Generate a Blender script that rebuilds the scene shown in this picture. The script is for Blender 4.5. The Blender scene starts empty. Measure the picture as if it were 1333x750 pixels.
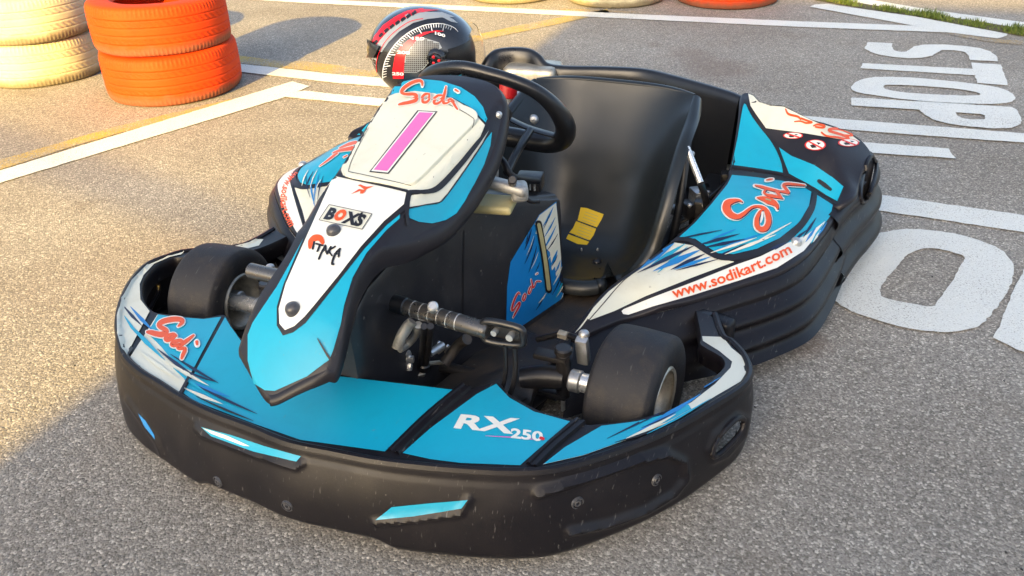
import bpy, bmesh, math, random
import numpy as np
from mathutils import Vector, Matrix
from mathutils.bvhtree import BVHTree
from mathutils.geometry import delaunay_2d_cdt

random.seed(7)
D = bpy.data
sc = bpy.context.scene
COL = sc.collection
R = math.radians

# ------------------------------------------------------------------ camera solve
W0, H0 = 1333.0, 750.0
CF, CTH, CH, CRO = 1132.38, 0.5219, 1.160, -0.0314
KX, KY, KA = -0.230, 1.572, 4.2794
_s, _c = math.sin(CRO), math.cos(CRO)
_st, _ct = math.sin(CTH), math.cos(CTH)
_ka, _kb = math.cos(KA), math.sin(KA)
CAMW = Vector((0, 0, CH))


def rayw(u, v):
    a, b = u - W0 / 2, v - H0 / 2
    x = (_c * a + _s * b) / CF
    y = (-_s * a + _c * b) / CF
    return Vector((x, _ct - y * _st, -_st - y * _ct))


def unw(u, v, z=0.0):
    d = rayw(u, v)
    t = (z - CH) / d.z
    return CAMW + d * t


def w2k(p):
    dx, dy = p[0] - KX, p[1] - KY
    return Vector((_ka * dx + _kb * dy, -_kb * dx + _ka * dy, p[2]))


def k2w(p):
    return Vector((KX + _ka * p[0] - _kb * p[1], KY + _kb * p[0] + _ka * p[1], p[2]))


CAMK = w2k(CAMW)


def rayk(u, v):
    d = rayw(u, v)
    return Vector((_ka * d.x + _kb * d.y, -_kb * d.x + _ka * d.y, d.z))


def uk(u, v, z):
    return w2k(unw(u, v, z))


def uky(u, v, y):
    d = rayk(u, v)
    return CAMK + d * ((y - CAMK.y) / d.y)


def projw(p):
    zc = p[1] * _ct - (p[2] - CH) * _st
    yc = -p[1] * _st - (p[2] - CH) * _ct
    a, b = CF * p[0] / zc, CF * yc / zc
    return (W0 / 2 + _c * a - _s * b, H0 / 2 + _s * a + _c * b)


def projk(p):
    return projw(k2w(p))


# ------------------------------------------------------------------ materials
def srgb(r, g, b):
    f = lambda c: (c / 12.92 if c <= .04045 else ((c + .055) / 1.055) ** 2.4)
    return (f(r / 255), f(g / 255), f(b / 255), 1)


def newmat(name):
    m = D.materials.new(name)
    m.use_nodes = True
    nt = m.node_tree
    b = nt.nodes['Principled BSDF']
    return m, nt, b


def N(nt, t, **kw):
    n = nt.nodes.new(t)
    for k, v in kw.items():
        setattr(n, k, v)
    return n


def ramp(nt, fac, stops, interp='LINEAR'):
    r = N(nt, 'ShaderNodeValToRGB')
    r.color_ramp.interpolation = interp
    el = r.color_ramp.elements
    while len(el) < len(stops):
        el.new(.5)
    for e, (p, c) in zip(el, stops):
        e.position = p
        e.color = c if len(c) == 4 else (*c, 1)
    nt.links.new(fac, r.inputs[0])
    return r


def noise(nt, vec, scale, detail=4, rough=.6, dist=0):
    n = N(nt, 'ShaderNodeTexNoise')
    n.inputs['Scale'].default_value = scale
    n.inputs['Detail'].default_value = detail
    n.inputs['Roughness'].default_value = rough
    n.inputs['Distortion'].default_value = dist
    if vec is not None:
        nt.links.new(vec, n.inputs['Vector'])
    return n


def mix(nt, fac, a, b, mode='MIX'):
    m = N(nt, 'ShaderNodeMix', data_type='RGBA', blend_type=mode)
    for sock, v in ((m.inputs[0], fac), (m.inputs[6], a), (m.inputs[7], b)):
        if isinstance(v, (int, float)):
            sock.default_value = v
        elif isinstance(v, tuple):
            sock.default_value = v if len(v) == 4 else (*v, 1)
        else:
            nt.links.new(v, sock)
    return m.outputs[2]


def bump(nt, b, h, strength, dist):
    n = N(nt, 'ShaderNodeBump')
    n.inputs['Strength'].default_value = strength
    n.inputs['Distance'].default_value = dist
    nt.links.new(h, n.inputs['Height'])
    nt.links.new(n.outputs[0], b.inputs['Normal'])


def plastic(name, col, rough=.4, dirt=.25, dirtcol=(.12, .10, .075), spec=.5, scr=.3, bmp=.15, coat=0, nscale=9):
    """moulded or painted surface with grime, fine scratches and uneven gloss"""
    m, nt, b = newmat(name)
    tc = N(nt, 'ShaderNodeTexCoord')
    v = tc.outputs['Object']
    n1 = noise(nt, v, nscale, 6, .65, .3)
    f1 = ramp(nt, n1.outputs[0], [(.48, (0, 0, 0)), (.8, (1, 1, 1))])
    n2 = noise(nt, v, 140, 3, .7)
    f2 = ramp(nt, n2.outputs[0], [(.62, (0, 0, 0)), (.74, (1, 1, 1))])
    mm = N(nt, 'ShaderNodeMath', operation='MULTIPLY')
    mm.inputs[1].default_value = dirt
    nt.links.new(f1.outputs[0], mm.inputs[0])
    m2 = N(nt, 'ShaderNodeMath', operation='MULTIPLY')
    m2.inputs[1].default_value = dirt * .55
    nt.links.new(f2.outputs[0], m2.inputs[0])
    c = mix(nt, mm.outputs[0], col, dirtcol)
    c = mix(nt, m2.outputs[0], c, dirtcol)
    # stretched noise = scratches
    mp = N(nt, 'ShaderNodeMapping')
    mp.inputs['Scale'].default_value = (18, 260, 60)
    mp.inputs['Rotation'].default_value = (.3, .2, .7)
    nt.links.new(v, mp.inputs[0])
    n3 = noise(nt, mp.outputs[0], 1, 2, .5)
    f3 = ramp(nt, n3.outputs[0], [(.68, (0, 0, 0)), (.74, (1, 1, 1))])
    m3 = N(nt, 'ShaderNodeMath', operation='MULTIPLY')
    m3.inputs[1].default_value = scr * .22
    nt.links.new(f3.outputs[0], m3.inputs[0])
    c = mix(nt, m3.outputs[0], c, (.22, .21, .2))
    n5 = noise(nt, v, 75, 2, .4)
    f5 = ramp(nt, n5.outputs[0], [(.755, (0, 0, 0)), (.775, (1, 1, 1))])
    m5 = N(nt, 'ShaderNodeMath', operation='MULTIPLY')
    m5.inputs[1].default_value = min(.5, dirt * 1.0)
    nt.links.new(f5.outputs[0], m5.inputs[0])
    c = mix(nt, m5.outputs[0], c, (.20, .185, .16))
    nt.links.new(c, b.inputs['Base Color'])
    rr = N(nt, 'ShaderNodeMapRange')
    rr.inputs[3].default_value = rough - .08
    rr.inputs[4].default_value = rough + .22
    nt.links.new(n1.outputs[0], rr.inputs[0])
    nt.links.new(rr.outputs[0], b.inputs['Roughness'])
    b.inputs['Specular IOR Level'].default_value = spec
    if coat:
        b.inputs['Coat Weight'].default_value = coat
        b.inputs['Coat Roughness'].default_value = .12
    if bmp:
        n4 = noise(nt, v, 320, 3, .6)
        bump(nt, b, n4.outputs[0], bmp, .0012)
    return m


def metal(name, col, rough=.3, dirt=.4):
    m, nt, b = newmat(name)
    tc = N(nt, 'ShaderNodeTexCoord')
    n1 = noise(nt, tc.outputs['Object'], 35, 5, .7)
    f = ramp(nt, n1.outputs[0], [(.45, (0, 0, 0)), (.75, (dirt, dirt, dirt))])
    c = mix(nt, f.outputs[0], col, (.09, .075, .055))
    nt.links.new(c, b.inputs['Base Color'])
    b.inputs['Metallic'].default_value = .72
    rr = N(nt, 'ShaderNodeMapRange')
    rr.inputs[3].default_value = rough - .1
    rr.inputs[4].default_value = rough + .25
    nt.links.new(n1.outputs[0], rr.inputs[0])
    nt.links.new(rr.outputs[0], b.inputs['Roughness'])
    return m


M = {}
M['black'] = plastic('black_plastic', (.0055, .0045, .0065), .36, .40, (.028, .023, .023), spec=.36, scr=1.3)
M['console'] = plastic('dusty_black_plastic', (.018, .017, .020), .33, .55, (.065, .06, .055), spec=.6, scr=.6)
M['blackfair'] = plastic('black_fairing_plastic', (.011, .0095, .013), .36, .25, (.045, .038, .034), spec=.42, scr=.3)
M['bshiny'] = plastic('black_gloss_plastic', (.010, .011, .014), .24, .2, (.05, .04, .03), scr=.2, bmp=.04)
M['seat'] = plastic('seat_plastic', (.011, .014, .016), .27, .06, (.03, .03, .028), spec=.5, scr=.10, bmp=.03)
M['rubber'] = plastic('slick_rubber', (.018, .018, .021), .58, .7, (.075, .060, .044), .35, .8, .6, nscale=16)
M['blue'] = plastic('cyan_blue_film', (.0, .335, .50), .30, .16, (.02, .12, .16), scr=.35, bmp=.05)
M['blue2'] = plastic('deep_blue_film', (.003, .19, .50), .30, .15, (.02, .06, .12), scr=.3, bmp=.05)
M['cream'] = plastic('cream_white_film', (.66, .66, .55), .34, .34, (.42, .37, .24), scr=.3, bmp=.05)
M['white'] = plastic('white_film', (.74, .74, .68), .34, .2, (.45, .42, .33), scr=.2, bmp=.05)
M['navy'] = plastic('navy_print', (.004, .012, .05), .32, .1, (.03, .03, .04), scr=.1, bmp=0)
M['ink'] = plastic('black_print', (.010, .009, .011), .34, .1, (.04, .035, .03), scr=.1, bmp=0)
M['orange'] = plastic('orange_print', (.72, .085, .012), .34, .1, (.4, .1, .04), scr=.1, bmp=0)
M['redprint'] = plastic('red_print', (.62, .02, .02), .34, .1, (.3, .05, .03), scr=.1, bmp=0)
M['pink'] = plastic('magenta_print', (.62, .14, .42), .4, .25, (.45, .2, .3), scr=.3, bmp=0)
M['yellow'] = plastic('yellow_label', (.80, .52, .01), .42, .25, (.35, .22, .03), scr=.2, bmp=0)
M['steel'] = metal('zinc_steel', (.55, .56, .56), .32, .5)
M['tubechrome'] = metal('brushed_tube', (.13, .125, .12), .22, .12)
M['clampgrey'] = metal('cast_aluminium', (.42, .42, .41), .5, .6)
M['chrome'] = metal('chrome_steel', (.80, .80, .79), .20, .2)
M['rim'] = metal('cast_rim', (.50, .46, .38), .38, .6)
M['frame'] = plastic('black_painted_steel', (.010, .010, .012), .28, .4, (.05, .04, .03), scr=.3, bmp=.1)
M['tankplastic'] = plastic('tank_plastic', (.40, .35, .17), .45, .5, (.16, .13, .07), scr=.2)
M['reds'] = plastic('red_plastic', (.42, .008, .012), .3, .2, (.1, .02, .02))
M['grime'] = plastic('grimy_undertray', (.020, .018, .017), .5, .9, (.085, .058, .036), scr=.4, bmp=.4)
M['boltgrey'] = plastic('dome_bolt', (.06, .06, .065), .25, .2, (.1, .1, .1), scr=.1, bmp=0)

# asphalt ---------------------------------------------------------------
def asphalt_nodes(nt):
    tc = N(nt, 'ShaderNodeTexCoord')
    v = tc.outputs['Object']
    vo = N(nt, 'ShaderNodeTexVoronoi')
    vo.inputs['Scale'].default_value = 215
    nt.links.new(v, vo.inputs['Vector'])
    sep = N(nt, 'ShaderNodeSeparateColor')
    nt.links.new(vo.outputs['Color'], sep.inputs[0])
    stone = ramp(nt, sep.outputs[0], [(0, (.105, .100, .090)), (.3, (.195, .186, .170)), (.66, (.285, .274, .250)), (.88, (.41, .395, .36)), (1, (.74, .71, .65))])
    vo2 = N(nt, 'ShaderNodeTexVoronoi')
    vo2.inputs['Scale'].default_value = 330
    nt.links.new(v, vo2.inputs['Vector'])
    sep2 = N(nt, 'ShaderNodeSeparateColor')
    nt.links.new(vo2.outputs['Color'], sep2.inputs[0])
    fine = ramp(nt, sep2.outputs[1], [(0, (.11, .105, .098)), (.5, (.225, .215, .20)), (.9, (.33, .315, .29)), (1, (.60, .575, .53))])
    c = mix(nt, .42, stone.outputs[0], fine.outputs[0])
    n1 = noise(nt, v, 1.3, 6, .62, .2)
    f1 = ramp(nt, n1.outputs[0], [(.3, (.87, .81, .74)), (.7, (1.20, 1.16, 1.10))])
    c = mix(nt, 1.0, c, f1.outputs[0], 'MULTIPLY')
    n2 = noise(nt, v, 3.2, 5, .6, .6)
    f2 = ramp(nt, n2.outputs[0], [(.60, (0, 0, 0)), (.72, (1, 1, 1))])
    m2 = N(nt, 'ShaderNodeMath', operation='MULTIPLY')
    m2.inputs[1].default_value = .30
    nt.links.new(f2.outputs[0], m2.inputs[0])
    c = mix(nt, m2.outputs[0], c, (.115, .086, .058))
    for (sx, sy, rad, amt) in ((.98, 4.02, .17, .45), (.90, 4.25, .13, .4), (.62, 1.90, .09, .5), (.68, 1.72, .07, .45), (-1.1, 2.2, .3, .2), (1.1, 1.0, .2, .15)):
        vd = N(nt, 'ShaderNodeVectorMath', operation='DISTANCE')
        vd.inputs[1].default_value = (sx, sy, 0)
        nt.links.new(v, vd.inputs[0])
        ma = N(nt, 'ShaderNodeMath', operation='MULTIPLY_ADD')
        nt.links.new(n2.outputs[0], ma.inputs[0])
        ma.inputs[1].default_value = -rad * 1.6
        nt.links.new(vd.outputs['Value'], ma.inputs[2])
        mr_ = N(nt, 'ShaderNodeMapRange')
        mr_.inputs[1].default_value = -rad * .3
        mr_.inputs[2].default_value = rad * .45
        mr_.inputs[3].default_value = amt
        mr_.inputs[4].default_value = 0
        nt.links.new(ma.outputs[0], mr_.inputs[0])
        c = mix(nt, mr_.outputs[0], c, (.165, .115, .088))
    h = N(nt, 'ShaderNodeMath', operation='MULTIPLY_ADD')
    nt.links.new(vo.outputs['Distance'], h.inputs[0])
    h.inputs[1].default_value = -1.0
    nt.links.new(sep2.outputs[1], h.inputs[2])
    return v, c, h.outputs[0], n1


def mk_asphalt():
    m, nt, b = newmat('asphalt')
    v, c, h, n1 = asphalt_nodes(nt)
    nt.links.new(c, b.inputs['Base Color'])
    b.inputs['Roughness'].default_value = .85
    b.inputs['Specular IOR Level'].default_value = .35
    bump(nt, b, h, .5, .0026)
    return m


def mk_paint(name, col, wear, lo=.50):
    m, nt, b = newmat(name)
    v, c, h, n1 = asphalt_nodes(nt)
    n = noise(nt, v, 210, 4, .75)
    n3 = noise(nt, v, 4.0, 5, .6)
    ad = N(nt, 'ShaderNodeMath', operation='MULTIPLY_ADD')
    nt.links.new(n3.outputs[0], ad.inputs[0])
    ad.inputs[1].default_value = wear
    nt.links.new(n.outputs[0], ad.inputs[2])
    f = ramp(nt, ad.outputs[0], [(lo, (0, 0, 0)), (lo + .07, (1, 1, 1))])
    n4 = noise(nt, v, 60, 4, .6)
    pc = mix(nt, n4.outputs[0], tuple(x * .84 for x in col), col)
    c2 = mix(nt, f.outputs[0], pc, c)
    nt.links.new(c2, b.inputs['Base Color'])
    b.inputs['Roughness'].default_value = .7
    bump(nt, b, h, .5, .002)
    return m


M['asphalt'] = mk_asphalt()
M['roadwhite'] = mk_paint('road_paint_white', (.74, .75, .70), .20, .665)
M['roadyellow'] = mk_paint('road_paint_yellow', (.52, .35, .03), .45, .685)
M['roadfaint'] = mk_paint('road_paint_yellow_worn', (.45, .27, .03), .45, .64)


def mk_tyrepaint(name, col, under):
    m, nt, b = newmat(name)
    tc = N(nt, 'ShaderNodeTexCoord')
    v = tc.outputs['Object']
    n1 = noise(nt, v, 7, 6, .7, .4)
    c = mix(nt, ramp(nt, n1.outputs[0], [(.42, (0, 0, 0)), (.8, (.55, .55, .55))]).outputs[0], col, tuple(x * .62 for x in col))
    n2 = noise(nt, v, 45, 6, .75, .8)
    f2 = ramp(nt, n2.outputs[0], [(.66, (0, 0, 0)), (.69, (1, 1, 1))])
    c = mix(nt, f2.outputs[0], c, under)
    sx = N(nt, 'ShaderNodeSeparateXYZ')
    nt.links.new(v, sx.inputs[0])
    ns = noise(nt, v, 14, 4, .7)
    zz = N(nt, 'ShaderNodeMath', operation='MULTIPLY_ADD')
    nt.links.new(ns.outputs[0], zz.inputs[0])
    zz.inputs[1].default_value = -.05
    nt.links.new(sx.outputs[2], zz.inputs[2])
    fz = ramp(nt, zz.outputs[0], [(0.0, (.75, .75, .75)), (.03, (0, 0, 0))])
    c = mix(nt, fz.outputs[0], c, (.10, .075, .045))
    nt.links.new(c, b.inputs['Base Color'])
    b.inputs['Roughness'].default_value = .72
    b.inputs['Specular IOR Level'].default_value = .25
    bump(nt, b, n2.outputs[0], .25, .003)
    return m


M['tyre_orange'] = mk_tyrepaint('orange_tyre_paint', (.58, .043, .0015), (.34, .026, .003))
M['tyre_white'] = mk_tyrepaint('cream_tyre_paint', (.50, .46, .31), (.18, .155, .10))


# ------------------------------------------------------------------ mesh builder
class MB:
    def __init__(self):
        self.v, self.f, self.m, self.mats = [], [], [], []

    def mi(self, mat):
        if mat not in self.mats:
            self.mats.append(mat)
        return self.mats.index(mat)

    def add(self, vs, fs, mat):
        o = len(self.v)
        self.v += [tuple(p) for p in vs]
        i = self.mi(mat)
        for f in fs:
            self.f.append(tuple(k + o for k in f))
            self.m.append(i)

    def grid(self, rows, mat, cu=False, cv=False, flip=False):
        n, k = len(rows), len(rows[0])
        vs = [p for r in rows for p in r]
        fs = []
        for i in range(n if cu else n - 1):
            for j in range(k if cv else k - 1):
                a, b = i * k + j, i * k + (j + 1) % k
                c, d = ((i + 1) % n) * k + (j + 1) % k, ((i + 1) % n) * k + j
                fs.append((a, d, c, b) if flip else (a, b, c, d))
        self.add(vs, fs, mat)

    def bvh(self):
        return BVHTree.FromPolygons(self.v, self.f)

    def tube(self, path, r, mat, seg=12, caps=True, closed=False, sq=None):
        P = [Vector(p) for p in path]
        n = len(P)
        rr = r if isinstance(r, (list, tuple)) else [r] * n
        rows = []
        up = None
        for i in range(n):
            if closed:
                t = (P[(i + 1) % n] - P[i - 1]).normalized()
            else:
                t = (P[min(i + 1, n - 1)] - P[max(i - 1, 0)]).normalized()
            if up is None:
                up = Vector((0, 0, 1)) if abs(t.z) < .9 else Vector((1, 0, 0))
            a = (up - t * up.dot(t)).normalized()
            up = a
            b = t.cross(a)
            rows.append([P[i] + (a * math.cos(w) * (sq or 1) + b * math.sin(w)) * rr[i] for w in [2 * math.pi * k / seg for k in range(seg)]])
        self.grid(rows, mat, cu=closed, cv=True)
        if caps and not closed:
            for row, rev in ((rows[0], False), (rows[-1], True)):
                self.add(row, [tuple(range(seg))[::-1 if rev else 1]], mat)

    def cyl(self, a, b, r, mat, seg=20, r2=None, bev=.0):
        a, b = Vector(a), Vector(b)
        r2 = r if r2 is None else r2
        d = (b - a).normalized()
        bv = bev
        if bv:
            self.tube([a, a + d * 1e-5, a + d * bv, b - d * bv, b - d * 1e-5, b], [r - bv, r - bv, r, r2, r2 - bv, r2 - bv], mat, seg)
        else:
            self.tube([a, b], [r, r2], mat, seg)

    def box(self, c, s, mat, rot=None, bev=.004, seg=2):
        bm = bmesh.new()
        bmesh.ops.create_cube(bm, size=1)
        for v in bm.verts:
            v.co = Vector((v.co.x * s[0], v.co.y * s[1], v.co.z * s[2]))
        if bev:
            bmesh.ops.bevel(bm, geom=bm.edges[:], offset=min(bev, min(s) * .45), segments=seg, affect='EDGES', profile=.6)
        mt = Matrix.Translation(Vector(c))
        if rot is not None:
            mt = mt @ rot.to_4x4()
        bmesh.ops.transform(bm, matrix=mt, verts=bm.verts)
        bm.verts.index_update()
        self.add([v.co for v in bm.verts], [[v.index for v in f.verts] for f in bm.faces], mat)
        bm.free()

    def lathe(self, prof, mat, c=(0, 0, 0), axis=(0, 0, 1), seg=48, disp=None):
        ax = Vector(axis).normalized()
        u = (Vector((0, 0, 1)) if abs(ax.z) < .9 else Vector((1, 0, 0)))
        u = (u - ax * u.dot(ax)).normalized()
        w = ax.cross(u)
        c = Vector(c)
        rows = []
        for i in range(seg):
            a = 2 * math.pi * i / seg
            d = u * math.cos(a) + w * math.sin(a)
            row = []
            for j, (r, h) in enumerate(prof):
                rr, hh = (r, h) if disp is None else disp(a, j, r, h)
                row.append(c + d * rr + ax * hh)
            rows.append(row)
        self.grid(rows, mat, cu=True)

    def dome(self, c, n, r, h, mat, seg=20):
        prof = [(0, h), (r * .5, h * .92), (r * .8, h * .7), (r * .95, h * .35), (r, 0), (r, -h * .6)]
        self.lathe(prof, mat, c, n, seg)

    def mirror(self, src=None):
        """a mirrored copy (kart left to right) as a new builder"""
        o = MB()
        o.mats = list(self.mats)
        o.v = [(x, -y, z) for x, y, z in self.v]
        o.f = [f[::-1] for f in self.f]
        o.m = list(self.m)
        return o

    def build(self, name, parent=None, smooth=True, angle=38, loc=None):
        me = D.meshes.new(name)
        vs = self.v
        if loc is not None:
            vs = [(p[0] - loc[0], p[1] - loc[1], p[2] - loc[2]) for p in vs]
        me.from_pydata(vs, [], self.f)
        for mt in self.mats:
            me.materials.append(M[mt])
        me.polygons.foreach_set('material_index', self.m)
        me.validate()
        if smooth:
            me.polygons.foreach_set('use_smooth', [True] * len(me.polygons))
            me.set_sharp_from_angle(angle=R(angle))
        me.update()
        o = D.objects.new(name, me)
        COL.objects.link(o)
        if parent is not None:
            o.parent = parent
        if loc is not None:
            o.location = loc
        return o


def tag(o, label=None, cat=None, group=None, kind=None):
    for k, v in (('label', label), ('category', cat), ('group', group), ('kind', kind)):
        if v:
            o[k] = v
    return o


def empty(name, loc=(0, 0, 0), rz=0):
    o = D.objects.new(name, None)
    COL.objects.link(o)
    o.location = loc
    o.rotation_euler = (0, 0, rz)
    o.empty_display_size = .2
    return o


def cr(pts, n=8, closed=False):
    """Catmull-Rom through points"""
    P = [Vector(p) for p in pts]
    out = []
    m = len(P)
    for i in range(m if closed else m - 1):
        if closed:
            a, b, c, d = P[i - 1], P[i], P[(i + 1) % m], P[(i + 2) % m]
        else:
            a, b, c, d = P[max(i - 1, 0)], P[i], P[i + 1], P[min(i + 2, m - 1)]
        for k in range(n):
            t = k / n
            out.append(.5 * ((2 * b) + (c - a) * t + (2 * a - 5 * b + 4 * c - d) * t * t + (3 * b - a - 3 * c + d) * t ** 3))
    if not closed:
        out.append(P[-1])
    return out


def resample(P, n, closed=False):
    P = [Vector(p) for p in P]
    if closed:
        P = P + [P[0]]
    L = [0]
    for a, b in zip(P, P[1:]):
        L.append(L[-1] + (b - a).length)
    out = []
    tot = L[-1]
    cnt = n if closed else n - 1
    j = 0
    for i in range(n):
        t = tot * i / cnt
        while j < len(L) - 2 and L[j + 1] < t:
            j += 1
        d = L[j + 1] - L[j]
        out.append(P[j].lerp(P[j + 1], (t - L[j]) / d if d > 1e-9 else 0))
    return out


def inside(p, poly):
    x, y = p
    r = False
    j = len(poly) - 1
    for i in range(len(poly)):
        xi, yi = poly[i][0], poly[i][1]
        xj, yj = poly[j][0], poly[j][1]
        if (yi > y) != (yj > y) and x < (xj - xi) * (y - yi) / (yj - yi) + xi:
            r = not r
        j = i
    return r


def densify(poly, step):
    out = []
    n = len(poly)
    for i in range(n):
        a, b = Vector(poly[i][:2]), Vector(poly[(i + 1) % n][:2])
        k = max(1, int(math.ceil((b - a).length / step)))
        for q in range(k):
            out.append(a.lerp(b, q / k))
    return out


def fill2d(loops, step):
    """constrained triangulation of outer loop (first) and holes, with interior points"""
    L = [densify(l, step) for l in loops]
    pts, edges = [], []
    for l in L:
        o = len(pts)
        pts += l
        edges += [(o + i, o + (i + 1) % len(l)) for i in range(len(l))]
    nb = len(pts)
    xs = [p.x for p in L[0]]
    ys = [p.y for p in L[0]]
    x0, x1, y0, y1 = min(xs), max(xs), min(ys), max(ys)
    B = np.array([(p.x, p.y) for p in pts])
    nx, ny = int((x1 - x0) / step) + 1, int((y1 - y0) / step) + 1
    for i in range(nx):
        for j in range(ny):
            p = (x0 + (i + .5 + .25 * (j % 2)) * step, y0 + (j + .5) * step)
            if not inside(p, L[0]) or any(inside(p, h) for h in L[1:]):
                continue
            if np.min((B[:, 0] - p[0]) ** 2 + (B[:, 1] - p[1]) ** 2) < (step * .45) ** 2:
                continue
            pts.append(Vector(p))
    vs, es, fs, *_ = delaunay_2d_cdt(pts, edges, [], 0, 1e-7)
    out = []
    for f in fs:
        cx = sum(vs[k].x for k in f) / 3
        cy = sum(vs[k].y for k in f) / 3
        if inside((cx, cy), L[0]) and not any(inside((cx, cy), h) for h in L[1:]):
            out.append(tuple(f))
    return vs, out


def panel(mb, outline, zf, step, skirt, mat, skmat=None, scl=None):
    """a moulded sheet: top follows zf(x,y) inside outline; edge rolls down through skirt [(out, down)]"""
    area = sum(outline[i][0] * outline[(i + 1) % len(outline)][1] - outline[(i + 1) % len(outline)][0] * outline[i][1] for i in range(len(outline)))
    ol = [Vector(p[:2]) for p in (outline if area > 0 else outline[::-1])]
    vs, fs = fill2d([ol], step)
    V3 = [(p.x, p.y, zf(p.x, p.y)) for p in vs]
    F = []
    for f in fs:
        a, b, c = [vs[k] for k in f]
        F.append(f if (b - a).cross(c - a) > 0 else f[::-1])
    mb.add(V3, F, mat)
    if skirt:
        d = densify(ol, step)
        n = len(d)
        nrm = []
        for i in range(n):
            t = (d[(i + 1) % n] - d[i - 1])
            t.normalize()
            nrm.append(Vector((t.y, -t.x)))
        for _ in range(2):
            nrm = [(nrm[i - 1] + nrm[i] * 2 + nrm[(i + 1) % n]).normalized() for i in range(n)]
        z0 = [zf(p.x, p.y) for p in d]
        rows = [[(p.x, p.y, z) for p, z in zip(d, z0)]]
        for o, dn in skirt:
            sc_ = [scl(p.x, p.y) if scl else (1, 1) for p in d]
            rows.append([(p.x + q.x * o * k[0], p.y + q.y * o * k[0], z - dn * k[1]) for p, q, z, k in zip(d, nrm, z0, sc_)])
        mb.grid(rows, skmat or mat, cv=True, flip=True)


def solve_z(px, zf, top=.72):
    """where the camera ray through a picture point first meets the surface z = zf(x,y), kart frame"""
    z, pz = top, None
    while z > .0:
        P = uk(px[0], px[1], z)
        if z < zf(P.x, P.y):
            break
        pz = z
        z -= .01
    a, b = (pz if pz is not None else top), z
    for _ in range(22):
        m = (a + b) / 2
        P = uk(px[0], px[1], m)
        if m < zf(P.x, P.y):
            b = m
        else:
            a = m
    return uk(px[0], px[1], (a + b) / 2)


def tps(pts):
    """thin-plate surface through (x,y,z) points"""
    P = np.array([(p[0], p[1]) for p in pts])
    Z = np.array([p[2] for p in pts])
    n = len(P)
    d2 = ((P[:, None] - P[None]) ** 2).sum(-1)
    K = np.where(d2 > 0, d2 * np.log(d2 + 1e-12) * .5, 0) + np.eye(n) * 1e-4
    Q = np.hstack([np.ones((n, 1)), P])
    A = np.block([[K, Q], [Q.T, np.zeros((3, 3))]])
    w = np.linalg.solve(A, np.concatenate([Z, [0, 0, 0]]))

    def f(x, y):
        r2 = (P[:, 0] - x) ** 2 + (P[:, 1] - y) ** 2
        k = np.where(r2 > 0, r2 * np.log(r2 + 1e-12) * .5, 0)
        return float(k @ w[:n] + w[n] + w[n + 1] * x + w[n + 2] * y)
    return f


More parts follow.
